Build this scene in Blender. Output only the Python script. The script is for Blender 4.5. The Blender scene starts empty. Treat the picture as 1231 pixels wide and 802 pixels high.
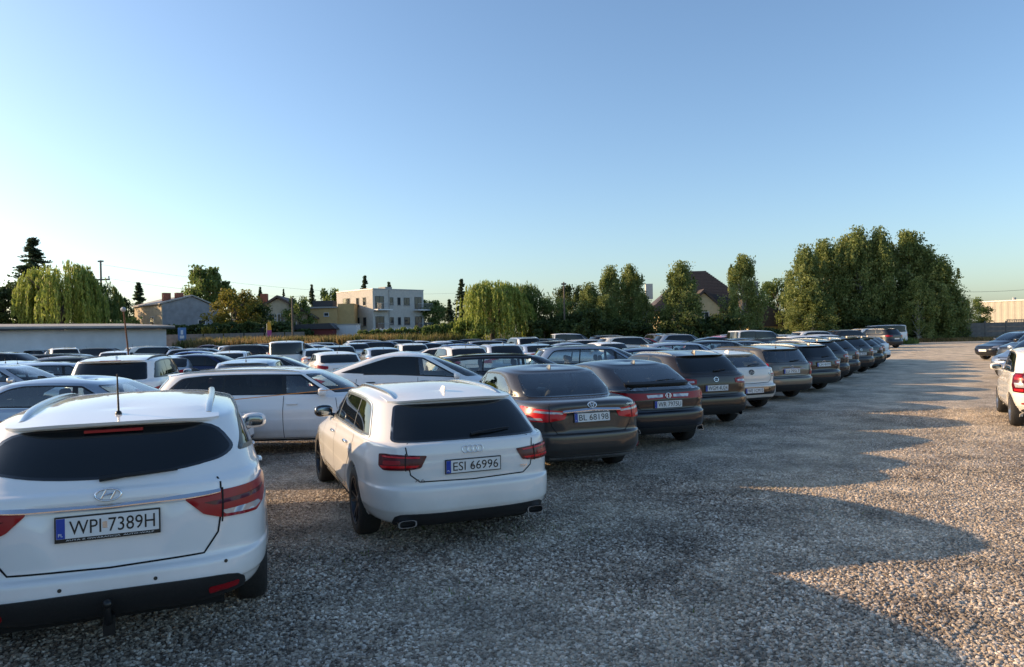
import bpy, bmesh, math, random
import numpy as np
from mathutils import Vector, Matrix
from mathutils.bvhtree import BVHTree
from mathutils.geometry import delaunay_2d_cdt
R = math.radians
random.seed(7); rng = np.random.default_rng(7)
S = bpy.context.scene
COL = S.collection

# ---------------------------------------------------------------- camera
FPX = 874.0; CAMH = 1.995; PW = 1231; PH = 802
cam_d = bpy.data.cameras.new("camera"); cam = bpy.data.objects.new("camera", cam_d); COL.objects.link(cam)
cam_d.sensor_width = 36; cam_d.lens = 36 * FPX / PW; cam_d.clip_start = .05; cam_d.clip_end = 3000
PITCH = math.atan((399.7 - 401) / FPX); ROLL = 0.0215
cam.matrix_world = Matrix.Translation((0, 0, CAMH)) @ Matrix.Rotation(R(90) + PITCH, 4, 'X') @ Matrix.Rotation(-ROLL, 4, 'Z')
S.camera = cam
S.render.resolution_x = 1024; S.render.resolution_y = 667
S.view_settings.view_transform = 'Standard'; S.view_settings.look = 'None'; S.view_settings.gamma = 1
S.view_settings.exposure = 0.54
# ---------------------------------------------------------------- sky and sun
SUN_EL = R(17.0); to_sun = Vector((-.98, .20, 0)).normalized()
to_sun = Vector((to_sun.x * math.cos(SUN_EL), to_sun.y * math.cos(SUN_EL), math.sin(SUN_EL)))
SUN_ROT = math.atan2(to_sun.x, to_sun.y)
w = bpy.data.worlds.new("World"); S.world = w; w.use_nodes = True
nt = w.node_tree; bgn = nt.nodes["Background"]; sky = nt.nodes.new("ShaderNodeTexSky")
sky.sky_type = 'NISHITA'; sky.sun_disc = False; sky.sun_elevation = SUN_EL; sky.sun_rotation = SUN_ROT
sky.air_density = 1.0; sky.dust_density = 1.3; sky.ozone_density = 1.8
hs = nt.nodes.new("ShaderNodeHueSaturation"); hs.inputs['Saturation'].default_value = 1.0
mt = nt.nodes.new("ShaderNodeMix"); mt.data_type = 'RGBA'; mt.blend_type = 'MULTIPLY'; mt.inputs['Factor'].default_value = 1; mt.inputs['B'].default_value = (.91, 1.0, 1.09, 1)
nt.links.new(sky.outputs[0], hs.inputs['Color']); nt.links.new(hs.outputs[0], mt.inputs['A'])
nt.links.new(mt.outputs['Result'], bgn.inputs[0]); bgn.inputs[1].default_value = 0.15
sl = bpy.data.lights.new("sun", 'SUN'); so = bpy.data.objects.new("sun", sl); COL.objects.link(so)
sl.energy = 5.0; sl.angle = R(.5); sl.color = (1.0, .68, .38)
so.rotation_euler = to_sun.to_track_quat('Z', 'Y').to_euler()

# ---------------------------------------------------------------- placing helpers
def yh(px): return 399.7 - ROLL * (px - 615.5)
def at(px, z): return (px - 615.5) / FPX * z
def zup(px, py, z): return CAMH + (yh(px) - py) / FPX * z

# ---------------------------------------------------------------- material helpers
MATS = {}
def newmat(name):
    m = bpy.data.materials.new(name); m.use_nodes = True
    nt = m.node_tree; return m, nt, nt.nodes["Principled BSDF"]
def N(nt, t, **kw):
    n = nt.nodes.new(t)
    for k, v in kw.items():
        if k.startswith('i_'): n.inputs[k[2:].replace('_', ' ')].default_value = v
        else: setattr(n, k, v)
    return n
def rgb(c): return (c[0], c[1], c[2], 1)
def ramp(nt, fac, stops):
    r = nt.nodes.new("ShaderNodeValToRGB"); e = r.color_ramp.elements
    while len(e) < len(stops): e.new(.5)
    for i, (p, c) in enumerate(stops):
        e[i].position = p; e[i].color = rgb(c) if len(c) == 3 else c
    nt.links.new(fac, r.inputs[0]); return r.outputs[0]
def simple(name, col, rough=.5, metal=0, coat=0, noise=None, spec=.5):
    """noise=(scale, amount) multiplies the colour by patchy variation; the same noise moves the roughness a little"""
    if name in MATS: return MATS[name]
    m, nt, b = newmat(name)
    b.inputs['Base Color'].default_value = rgb(col); b.inputs['Roughness'].default_value = rough
    b.inputs['Metallic'].default_value = metal; b.inputs['Coat Weight'].default_value = coat
    b.inputs['Coat Roughness'].default_value = .04; b.inputs['Specular IOR Level'].default_value = spec
    if noise:
        tc = N(nt, "ShaderNodeTexCoord"); n = N(nt, "ShaderNodeTexNoise"); n.inputs['Scale'].default_value = noise[0]
        n.inputs['Detail'].default_value = 6
        nt.links.new(tc.outputs['Object'], n.inputs['Vector'])
        a = noise[1]
        o = ramp(nt, n.outputs[0], [(.3, tuple(c * (1 - a) for c in col)), (.7, tuple(min(1, c * (1 + a)) for c in col))])
        nt.links.new(o, b.inputs['Base Color'])
    MATS[name] = m; return m
def bumped(name, col, rough, scale, strength, dist=.02, noise=.25, kind='noise', stretch=(1, 1, 1)):
    if name in MATS: return MATS[name]
    m = simple(name, col, rough); nt = m.node_tree; b = nt.nodes["Principled BSDF"]
    tc = N(nt, "ShaderNodeTexCoord"); mp = N(nt, "ShaderNodeMapping"); mp.inputs['Scale'].default_value = stretch
    nt.links.new(tc.outputs['Object'], mp.inputs[0])
    n = N(nt, "ShaderNodeTexNoise"); n.inputs['Scale'].default_value = scale; n.inputs['Detail'].default_value = 8
    nt.links.new(mp.outputs[0], n.inputs['Vector'])
    bp = N(nt, "ShaderNodeBump"); bp.inputs['Strength'].default_value = strength; bp.inputs['Distance'].default_value = dist
    nt.links.new(n.outputs[0], bp.inputs['Height']); nt.links.new(bp.outputs[0], b.inputs['Normal'])
    o = ramp(nt, n.outputs[0], [(.3, tuple(c * (1 - noise) for c in col)), (.7, tuple(min(1, c * (1 + noise)) for c in col))])
    nt.links.new(o, b.inputs['Base Color']); return m

def paint(name, col, metal=0., rough=.38, dirt=.35):
    key = 'paint_' + name
    if key in MATS: return MATS[key]
    m, nt, b = newmat(key)
    b.inputs['Metallic'].default_value = metal; b.inputs['Coat Weight'].default_value = 1; b.inputs['Specular IOR Level'].default_value = .15; b.inputs['Coat IOR'].default_value = 1.6 if sum(col) > .6 else 1.48; b.inputs['Coat Roughness'].default_value = .035
    tc = N(nt, "ShaderNodeTexCoord")
    n = N(nt, "ShaderNodeTexNoise"); n.inputs['Scale'].default_value = 2.3; n.inputs['Detail'].default_value = 9; n.inputs['Roughness'].default_value = .65
    nt.links.new(tc.outputs['Object'], n.inputs['Vector'])
    sx = N(nt, "ShaderNodeSeparateXYZ"); nt.links.new(tc.outputs['Object'], sx.inputs[0])
    mr = N(nt, "ShaderNodeMapRange"); mr.inputs['From Min'].default_value = .75; mr.inputs['From Max'].default_value = .2
    mr.inputs['To Min'].default_value = 0.015; mr.inputs['To Max'].default_value = dirt * (1 if sum(col) > .6 else .08)
    nt.links.new(sx.outputs[2], mr.inputs['Value'])
    mu = N(nt, "ShaderNodeMath", operation='MULTIPLY'); nt.links.new(mr.outputs[0], mu.inputs[0])
    mr2 = N(nt, "ShaderNodeMapRange"); mr2.inputs['From Min'].default_value = .35; mr2.inputs['From Max'].default_value = .7
    nt.links.new(n.outputs[0], mr2.inputs['Value']); nt.links.new(mr2.outputs[0], mu.inputs[1])
    mx = N(nt, "ShaderNodeMix", data_type='RGBA'); mx.inputs['A'].default_value = rgb(col); mx.inputs['B'].default_value = (.33, .27, .2, 1)
    nt.links.new(mu.outputs[0], mx.inputs['Factor']); nt.links.new(mx.outputs['Result'], b.inputs['Base Color'])
    ma = N(nt, "ShaderNodeMath", operation='MULTIPLY_ADD'); ma.inputs[1].default_value = .15; ma.inputs[2].default_value = rough
    nt.links.new(mu.outputs[0], ma.inputs[0]); nt.links.new(ma.outputs[0], b.inputs['Roughness'])
    mb = N(nt, "ShaderNodeMath", operation='MULTIPLY_ADD'); mb.inputs[1].default_value = .25; mb.inputs[2].default_value = .02
    nt.links.new(mu.outputs[0], mb.inputs[0]); nt.links.new(mb.outputs[0], b.inputs['Coat Roughness'])
    MATS[key] = m; return m
P = {
 'white': paint('white', (.80, .80, .79)), 'pearl': paint('pearl', (.76, .755, .73)),
 'warmwhite': paint('warmwhite', (.74, .71, .65)), 'silver': paint('silver', (.52, .54, .56), .75, .32),
 'bluesilver': paint('bluesilver', (.36, .42, .48), .75, .3), 'grey': paint('grey', (.055, .051, .048), .3, .3),
 'graphite': paint('graphite', (.022, .023, .025), .2, .33), 'browngrey': paint('browngrey', (.026, .021, .018), .15, .33),
 'greige': paint('greige', (.12, .113, .10), .5, .33), 'gunmetal': paint('gunmetal', (.014, .015, .018), .1, .3),
 'black': paint('black', (.010, .010, .012), 0, .3, .2), 'ink': paint('ink', (.008, .010, .016), 0, .3, .2),
 'navy': paint('navy', (.012, .022, .075), .3, .3), 'blue': paint('blue', (.02, .06, .24), .3, .3),
 'red': paint('red', (.52, .035, .035), .1, .3), 'maroon': paint('maroon', (.16, .02, .02), .3, .3),
 'darkgreen': paint('darkgreen', (.010, .020, .017), .1, .3), 'beige': paint('beige', (.45, .41, .34), .6, .35)}
M = {
 'blackplastic': bumped('blackplastic', (.018, .018, .019), .55, 90, .15, .002),
 'gloss_black': simple('gloss_black', (.006, .006, .006), .12, coat=1),
 'trim': simple('trim', (.008, .008, .008), .35),
 'gap': simple('gap', (.004, .004, .004), .8),
 'chrome': simple('chrome', (.75, .75, .76), .08, 1),
 'satin': simple('satin', (.55, .56, .57), .25, 1),
 'tyre': bumped('tyre', (.022, .021, .02), .8, 60, .3, .004),
 'rim_silver': simple('rim_silver', (.45, .46, .48), .3, .9), 'rim_dark': simple('rim_dark', (.06, .06, .065), .3, .8),
 'red_lens': simple('red_lens', (.30, .004, .010), .28, coat=.12, spec=.35), 'dark_red_lens': simple('dark_red_lens', (.085, .003, .008), .25, coat=.15, spec=.35),
 'bright_red': simple('bright_red', (.6, .010, .016), .28, coat=.12, spec=.35),
 'clear_lens': simple('clear_lens', (.45, .44, .45), .2, .3, coat=.4), 'amber': simple('amber', (.7, .25, .05), .2, coat=1),
 'head_lens': simple('head_lens', (.35, .37, .4), .06, .6, coat=1),
 'plate_white': simple('plate_white', (.72, .73, .72), .35, noise=(14, .06)), 'plate_blue': simple('plate_blue', (.01, .05, .35), .4),
 'plate_black': simple('plate_black', (.006, .006, .006), .4),
 'seat': bumped('seat', (.035, .036, .04), .8, 60, .2), 'seat_light': bumped('seat_light', (.16, .15, .14), .8, 60, .2),
 'seat_red': simple('seat_red', (.35, .03, .02), .8),
 'mirror_glass': simple('mirror_glass', (.22, .25, .27), .03, 1),
 'under': simple('under', (.008, .008, .008), .9),
}
def glass(name, tint, base):
    m = bpy.data.materials.new(name); m.use_nodes = True; nt = m.node_tree; nt.nodes.clear()
    o = N(nt, "ShaderNodeOutputMaterial"); tr = N(nt, "ShaderNodeBsdfTransparent"); tr.inputs[0].default_value = rgb(tint)
    gl = N(nt, "ShaderNodeBsdfGlossy"); gl.inputs['Roughness'].default_value = .02; gl.inputs[0].default_value = (1, 1, 1, 1)
    fr = N(nt, "ShaderNodeFresnel"); fr.inputs[0].default_value = 1.5
    ad = N(nt, "ShaderNodeMath", operation='MULTIPLY_ADD'); ad.inputs[1].default_value = 1.15; ad.inputs[2].default_value = base; ad.use_clamp = True
    nt.links.new(fr.outputs[0], ad.inputs[0])
    mx = N(nt, "ShaderNodeMixShader"); nt.links.new(ad.outputs[0], mx.inputs[0]); nt.links.new(tr.outputs[0], mx.inputs[1]); nt.links.new(gl.outputs[0], mx.inputs[2])
    nt.links.new(mx.outputs[0], o.inputs[0]); return m
M['glass'] = glass('window_glass', (.82, .90, .88), .09)
M['tinted'] = glass('tinted_glass', (.09, .10, .11), .0)
M['dark_glass'] = simple('dark_glass', (.006, .008, .009), .025, spec=.55)

# ---------------------------------------------------------------- object helpers
def mesh(name, V, F, mat=None, smooth=False):
    me = bpy.data.meshes.new(name); me.from_pydata([tuple(v) for v in V], [], [tuple(f) for f in F]); me.update()
    if mat: me.materials.append(mat)
    if smooth: me.polygons.foreach_set('use_smooth', [True] * len(me.polygons))
    return me
def link(name, me, parent=None, loc=None, rotz=None):
    o = bpy.data.objects.new(name, me); COL.objects.link(o)
    if parent: o.parent = parent
    if loc: o.location = loc
    if rotz is not None: o.rotation_euler = (0, 0, rotz)
    return o
def tag(o, label=None, cat=None, group=None, kind=None):
    if label: o['label'] = label
    if cat: o['category'] = cat
    if group: o['group'] = group
    if kind: o['kind'] = kind
    return o
def empty(name, loc=(0, 0, 0), rotz=0):
    o = bpy.data.objects.new(name, None); COL.objects.link(o); o.location = loc; o.rotation_euler = (0, 0, rotz); o.empty_display_size = .2
    return o
class MB:
    """collects simple solids into one mesh"""
    def __init__(s): s.V = []; s.F = []
    def add(s, V, F):
        k = len(s.V); s.V += [Vector(v) for v in V]; s.F += [tuple(i + k for i in f) for f in F]; return s
    def box(s, a, b, mtx=None):
        x0, y0, z0 = a; x1, y1, z1 = b
        V = [Vector(v) for v in ((x0, y0, z0), (x1, y0, z0), (x1, y1, z0), (x0, y1, z0), (x0, y0, z1), (x1, y0, z1), (x1, y1, z1), (x0, y1, z1))]
        if mtx: V = [mtx @ v for v in V]
        return s.add(V, [(0, 3, 2, 1), (4, 5, 6, 7), (0, 1, 5, 4), (1, 2, 6, 5), (2, 3, 7, 6), (3, 0, 4, 7)])
    def tube(s, pts, r, n=8, cap=True):
        pts = [Vector(p) for p in pts]; rs = r if isinstance(r, (list, tuple)) else [r] * len(pts)
        V = []; F = []; up = Vector((0, 0, 1))
        for i, p in enumerate(pts):
            d = (pts[min(i + 1, len(pts) - 1)] - pts[max(i - 1, 0)]).normalized()
            a = d.cross(up) if abs(d.z) < .95 else d.cross(Vector((1, 0, 0))); a.normalize(); b = a.cross(d)
            for k in range(n):
                t = 2 * math.pi * k / n; V.append(p + (a * math.cos(t) + b * math.sin(t)) * rs[i])
        for i in range(len(pts) - 1):
            for k in range(n):
                F.append((i * n + k, i * n + (k + 1) % n, (i + 1) * n + (k + 1) % n, (i + 1) * n + k))
        if cap: F.append(tuple(range(n))[::-1]); F.append(tuple((len(pts) - 1) * n + k for k in range(n)))
        return s.add(V, F)
    def lathe(s, prof, n=32, axis='y', c=(0, 0, 0)):
        """prof: list of (radius, offset) closed loops not needed"""
        V = []; F = []
        for (r, h) in prof:
            for k in range(n):
                t = 2 * math.pi * k / n
                V.append((c[0] + r * math.cos(t), c[1] + h, c[2] + r * math.sin(t)) if axis == 'y' else (c[0] + r * math.cos(t), c[1] + r * math.sin(t), c[2] + h))
        for i in range(len(prof) - 1):
            for k in range(n): F.append((i * n + k, (i + 1) * n + k, (i + 1) * n + (k + 1) % n, i * n + (k + 1) % n))
        return s.add(V, F)
    def ell(s, c, r, p=2.5, nu=16, nv=10):
        """superellipsoid"""
        V = []; F = []; f = lambda a: math.copysign(abs(a) ** (2 / p), a)
        for j in range(nv + 1):
            ph = -math.pi / 2 + math.pi * j / nv
            for i in range(nu):
                th = 2 * math.pi * i / nu
                V.append((c[0] + r[0] * f(math.cos(ph)) * f(math.cos(th)), c[1] + r[1] * f(math.cos(ph)) * f(math.sin(th)), c[2] + r[2] * f(math.sin(ph))))
        for j in range(nv):
            for i in range(nu): F.append((j * nu + i, j * nu + (i + 1) % nu, (j + 1) * nu + (i + 1) % nu, (j + 1) * nu + i))
        return s.add(V, F)
    def xf(s, mtx): s.V = [mtx @ v for v in s.V]; return s
    def mesh(s, name, mat=None, smooth=False, angle=None):
        me = mesh(name, s.V, s.F, mat, smooth or angle is not None)
        bm = bmesh.new(); bm.from_mesh(me); bmesh.ops.recalc_face_normals(bm, faces=bm.faces)
        if angle is not None:
            for e in bm.edges:
                if len(e.link_faces) == 2 and e.calc_face_angle(0) > R(angle): e.smooth = False
        bm.to_mesh(me); bm.free()
        return me
_text = {}
def text_mesh(s, w, h, mat, depth=.0015):
    key = (s, w, h, mat.name)
    if key in _text: return _text[key]
    cu = bpy.data.curves.new('lettering', 'FONT'); cu.body = s; cu.extrude = .01; cu.resolution_u = 3
    o = bpy.data.objects.new('lettering', cu); COL.objects.link(o)
    dg = bpy.context.evaluated_depsgraph_get(); me = bpy.data.meshes.new_from_object(o.evaluated_get(dg)); bpy.data.objects.remove(o)
    V = np.array([v.co[:] for v in me.vertices]); mn = V.min(0); mx = V.max(0)
    for v in me.vertices:
        v.co = ((v.co.x - (mn[0] + mx[0]) / 2) * w / (mx[0] - mn[0]), (v.co.y - (mn[1] + mx[1]) / 2) * h / (mx[1] - mn[1]), v.co.z / .02 * depth)
    me.materials.clear(); me.materials.append(mat); me.name = 'lettering'; _text[key] = me; return me
# ================================================================= CAR BUILDER
def pchip(xs, ys, xq):
    xs = np.asarray(xs, float); ys = np.asarray(ys, float); h = np.diff(xs); d = np.diff(ys) / h; n = len(xs); m = np.zeros(n)
    for i in range(1, n - 1):
        if d[i - 1] * d[i] > 0:
            w1 = 2 * h[i] + h[i - 1]; w2 = h[i] + 2 * h[i - 1]; m[i] = (w1 + w2) / (w1 / d[i - 1] + w2 / d[i])
    m[0] = d[0]; m[-1] = d[-1]
    k = np.clip(np.searchsorted(xs, xq) - 1, 0, n - 2); t = (xq - xs[k]) / h[k]
    return ((2 * t**3 - 3 * t**2 + 1) * ys[k] + (t**3 - 2 * t**2 + t) * h[k] * m[k] + (-2 * t**3 + 3 * t**2) * ys[k + 1] + (t**3 - t**2) * h[k] * m[k + 1])

# x runs from the rear bumper (0) to the nose (L), y to the car's left, z up
BASE = dict(L=4.6, W=.9, wb=2.7, ro=.98, r=.33,            # size
            zb=1.0, zc=.98, xc=3.6, zw=1.36, xw=2.85,      # belt line (rear), cowl, windscreen top
            xrt=.5, zrt=1.37, xrb=.10, zrb=1.03,           # rear window top and base
            deck=None, roofw=.66, tumb=.80, ztail=.05, crown=.045, top=.055, bw=.935, nose=.76, bumper=.0, low=.045)
SPEC = {
 'hero_estate': dict(bumper=-.035, low=.10, L=4.77, W=.908, wb=2.77, ro=1.06, r=.335, zb=1.06, xc=3.72, zw=1.40, xw=2.95, xrt=.46, zrt=1.40, xrb=.13, zrb=1.085, roofw=.60, tumb=.765, ztail=.06, zc=1.0),
 'sport_estate': dict(L=4.93, W=.925, wb=2.91, ro=1.10, r=.345, zb=1.01, xc=3.72, zw=1.355, xw=2.92, xrt=.62, zrt=1.355, xrb=.12, zrb=1.005, roofw=.60, tumb=.77, ztail=.05, zc=.98),
 'saloon': dict(L=4.62, W=.888, wb=2.70, ro=1.01, r=.32, zb=1.03, xc=3.55, zw=1.375, xw=2.72, xrt=1.32, zrt=1.39, xrb=.62, zrb=1.065, deck=(.10, 1.045), roofw=.64, ztail=.05, zc=1.0),
 'coupe_hatch': dict(L=4.27, W=.885, wb=2.63, ro=.83, r=.32, zb=1.0, xc=3.35, zw=1.35, xw=2.45, xrt=1.02, zrt=1.355, xrb=.14, zrb=.96, roofw=.62, ztail=.06, zc=1.0, tumb=.78),
 'crossover': dict(L=4.55, W=.92, wb=2.70, ro=.92, r=.365, zb=1.14, xc=3.45, zw=1.555, xw=2.72, xrt=.50, zrt=1.56, xrb=.14, zrb=1.16, roofw=.66, ztail=.07, zc=1.1, nose=.92),
 'hatch': dict(L=4.37, W=.895, wb=2.64, ro=.83, r=.325, zb=1.02, xc=3.4, zw=1.335, xw=2.62, xrt=.66, zrt=1.335, xrb=.17, zrb=1.03, roofw=.63, ztail=.09, zc=.98),
 'estate': dict(L=4.76, W=.905, wb=2.72, ro=1.07, r=.325, zb=1.0, xc=3.68, zw=1.375, xw=2.9, xrt=.40, zrt=1.375, xrb=.10, zrb=1.02, roofw=.66, zc=.98),
 'city_car': dict(L=3.54, W=.82, wb=2.42, ro=.52, r=.30, zb=.98, xc=2.85, zw=1.40, xw=2.2, xrt=.30, zrt=1.40, xrb=.07, zrb=.98, roofw=.68, ztail=.04, zc=.97),
 'electric_crossover': dict(L=4.75, W=.96, wb=2.89, ro=.98, r=.36, zb=1.13, xc=3.85, zw=1.50, xw=2.75, xrt=1.35, zrt=1.5, xrb=.28, zrb=1.14, roofw=.62, ztail=.06, zc=1.02, tumb=.78, crown=.075),
 'small_crossover': dict(L=4.4, W=.90, wb=2.65, ro=.88, r=.345, zb=1.06, xc=3.35, zw=1.425, xw=2.6, xrt=.60, zrt=1.435, xrb=.14, zrb=1.09, roofw=.63, tumb=.78, ztail=.07, zc=1.03, nose=.86),
 'large_suv': dict(L=4.78, W=.945, wb=2.78, ro=1.05, r=.37, zb=1.15, xc=3.72, zw=1.575, xw=2.95, xrt=.42, zrt=1.575, xrb=.12, zrb=1.17, roofw=.69, ztail=.05, zc=1.12, nose=.95),
 'compact_van': dict(L=4.30, W=.915, wb=2.70, ro=.72, r=.32, zb=1.13, xc=3.6, zw=1.69, xw=2.75, xrt=.12, zrt=1.75, xrb=.03, zrb=1.15, roofw=.78, tumb=.90, ztail=.02, zc=1.1, nose=.9, bw=.96),
 'minibus': dict(L=5.0, W=.955, wb=3.1, ro=.95, r=.34, zb=1.20, xc=4.35, zw=1.84, xw=3.75, xrt=.10, zrt=1.87, xrb=.03, zrb=1.2, roofw=.80, tumb=.92, ztail=.02, zc=1.2, nose=1.0, bw=.965),
 'people_carrier': dict(L=4.4, W=.90, wb=2.7, ro=.82, r=.32, zb=1.06, xc=3.5, zw=1.50, xw=2.55, xrt=.42, zrt=1.51, xrb=.10, zrb=1.08, roofw=.67, zc=1.03, nose=.85),
}
def levels(s):
    L, W = s['L'], s['W']; zb, zc, xc = s['zb'], s['zc'], s['xc']; no = s['nose']; tl = s['ztail']
    bt = .62 + s['bumper']
    rows = [  # zr, xr, zf, xf, w, p(rear), q, pf, crown
     (.21, .16, .19, L - .20, .86, 7, 4, 5, 0), (.27, .06, .25, L - .09, .94, 8, 4, 5, 0), (.36, .016, .36, L - .024, .975, 8, 4, 5, 0), (.40, .004, .40, L - .012, .988, 8, 4, 5, 0),
     (.50, .0, .50, L, .995, 8, 4, 5, 0), (bt - .05, .004, .59, L - .008, 1.0, 8, 4, 5, 0), (bt - .008, .010, .615, L - .015, 1.0, 8, 4, 5, 0), (bt + .002, .024, .64, L - .03, .998, 8, 4, 5, 0),
     (bt + .020, tl, .68 if no > .72 else .655, L - .045, .997, 8, 4, 5, 0),
     ((bt + zb) / 2, tl - .01, no - .03, L - .09, .997, 8, 4, 4.6, 0),
     (zb - .12, tl, no, L - .15, .985, 8, 4, 4.4, 0)]
    if s['deck']:
        dx, dz = s['deck']
        rows += [(dz - .05, dx - .05, no + .05, L - .38, .97, 7, 4, 4.2, 0), (dz, dx, no + .11, L - .62, .95, 7, 3.6, 4.2, 0),
                 ((dz + s['zrb']) / 2 + .012, (dx + s['xrb']) / 2, (no + .11 + zc) / 2 + .03, (L - .62 + xc) / 2, .938, 5, 3.3, 4, 0),
                 (s['zrb'], s['xrb'], zc, xc, s['bw'] - .015, 4.5, 3.5, 3.4, .004)]
    else:
        rows += [(zb - .06, tl + .01, no + .06, L - .40, .97, 8, 4, 4.2, 0), (zb - .02, tl + .02, no + .12, L - .66, .955, 8, 4, 4.1, 0),
                 (zb, (tl + s['xrb']) / 2 + .02, (no + .12 + zc) / 2 + .03, (L - .66 + xc) / 2, .945, 8, 4, 3.8, 0),
                 (s['zrb'], s['xrb'], zc, xc, s['bw'], 7, 4, 3.4, .004)]
    z0r, z1r, x0r, x1r = s['zrb'], s['zrt'], s['xrb'], s['xrt']; z0f, z1f, x0f, x1f = zc, s['zw'], xc, s['xw']
    for t in (.25, .5, .75, .93):
        wv = s['bw'] + (s['tumb'] - s['bw']) * t ** 1.15 if not s['deck'] else (s['bw'] - .015) + (s['tumb'] - s['bw']) * t ** 1.1
        b = .03 * math.sin(math.pi * t)
        rows.append((z0r + (z1r - z0r) * t + b * .5, x0r + (x1r - x0r) * t - b * .3, z0f + (z1f - z0f) * t + b * .6, x0f + (x1f - x0f) * t + b * .4, wv, 6.5, 4, 3.6, s['crown'] * t))
    c = s['crown']; tp = s['top']; rw = s['roofw']
    rows += [(z1r, x1r + .01, z1f, x1f, (rw + s['tumb']) / 2, 6, 4, 4, c), (z1r + tp * .35, x1r + .05, z1f + tp * .35, x1f - .06, rw, 6, 4, 4, c),
             (z1r + tp * .62, x1r + .14, z1f + tp * .62, x1f - .16, rw * .82, 6, 4, 4, c), (z1r + tp * .85, x1r + .28, z1f + tp * .85, x1f - .32, rw * .55, 6, 4, 4, c),
             (z1r + tp * .97, x1r + .40, z1f + tp * .97, x1f - .46, rw * .25, 6, 4, 4, c), (z1r + tp, x1r + .45, z1f + tp, x1f - .52, 0.0, 6, 4, 4, c)]
    rows = np.array(rows, float); rows[:4, 0] += s['low'] * np.array([1, 1, .8, .6]); rows[:4, 2] += s['low'] * np.array([1, 1, .8, .6]); m = rows[:, 0] < s['zb'] + .01; rows[m & (rows[:, 6] == 4), 6] = 4.7; rows[m & (rows[:, 5] == 8), 5] = 9
    return rows
def half_ring(row, W, n1, n2, n3):
    zr, xr, zf, xf, w, p, q, pf, cr = row; w = w * W; xm = (xr + xf) / 2
    out = []
    for side in (0, 1):
        pp = p if side == 0 else pf; x0 = xr if side == 0 else xf; hl = xm - x0
        ya = .74; ub = .80 if side == 0 else .72
        ua = (1 - ya**q) ** (1 / pp); yb = (1 - ub**pp) ** (1 / q)
        y1 = np.linspace(0, ya, n1 + 1)[:-1]; u1 = (1 - y1**q) ** (1 / pp)
        tt = np.linspace(0, 1, 200); yy = ya + (yb - ya) * tt; uu = (1 - np.minimum(yy, .99999)**q) ** (1 / pp)
        pts = np.stack([uu * abs(hl), yy * max(w, .001)], 1); L_ = np.r_[0, np.cumsum(np.hypot(*np.diff(pts, axis=0).T))]
        tq = np.interp(np.linspace(0, L_[-1], n2 + 1)[:-1], L_, tt); y2 = ya + (yb - ya) * tq; u2 = (1 - y2**q) ** (1 / pp)
        u3 = np.linspace(ub, 0, n3 + 1); y3 = (1 - u3**pp) ** (1 / q)
        u = np.r_[u1, u2, u3]; y = np.r_[y1, y2, y3]
        out.append(np.stack([xm - u * hl, y * w], 1))
    a = out[0]; b = out[1][::-1][1:]
    xy = np.vstack([a, b]); s = (xy[:, 0] - xr) / max(xf - xr, 1e-6); s = np.clip(s, 0, 1)
    z = zr + (zf - zr) * s + cr * 4 * s * (1 - s)
    return np.column_stack([xy, z])
def in_poly(p, poly):
    x, y = p; c = False; j = len(poly) - 1
    for i in range(len(poly)):
        xi, yi = poly[i]; xj, yj = poly[j]
        if (yi > y) != (yj > y) and x < (xj - xi) * (y - yi) / (yj - yi) + xi: c = not c
        j = i
    return c
def inset(poly, d):
    """shrink a polygon (positive d) by moving every edge inwards"""
    n = len(poly); A = sum(poly[i][0] * poly[(i + 1) % n][1] - poly[(i + 1) % n][0] * poly[i][1] for i in range(n)); sg = 1 if A > 0 else -1
    out = []
    for i in range(n):
        p0 = Vector(poly[i - 1]); p1 = Vector(poly[i]); p2 = Vector(poly[(i + 1) % n])
        a = (p1 - p0).normalized(); b = (p2 - p1).normalized(); na = Vector((-a.y, a.x)) * sg; nb = Vector((-b.y, b.x)) * sg
        k = na + nb; k = k / max(.25, k.length_squared) * 2; out.append(tuple(p1 + k * d))
    return out
def rounded(poly, r, n=4):
    out = []; m = len(poly)
    for i in range(m):
        rr = r[i] if isinstance(r, (list, tuple)) else r
        p0, p1, p2 = Vector(poly[i - 1]), Vector(poly[i]), Vector(poly[(i + 1) % m])
        a = p0 - p1; b = p2 - p1; k = min(rr, a.length * .48, b.length * .48)
        if k < .003: out.append(tuple(p1)); continue
        A = p1 + a.normalized() * k; B = p1 + b.normalized() * k
        for j in range(n + 1):
            t = j / n; out.append(tuple(A * (1 - t)**2 + p1 * 2 * t * (1 - t) + B * t * t))
    return out
def clip(poly, a, b, c):
    """keep a*x+b*y<=c"""
    out = []; n = len(poly)
    for i in range(n):
        p, q = poly[i], poly[(i + 1) % n]; fp = a * p[0] + b * p[1] - c; fq = a * q[0] + b * q[1] - c
        if fp <= 0: out.append(p)
        if fp * fq < 0: t = fp / (fp - fq); out.append((p[0] + (q[0] - p[0]) * t, p[1] + (q[1] - p[1]) * t))
    return out

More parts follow.
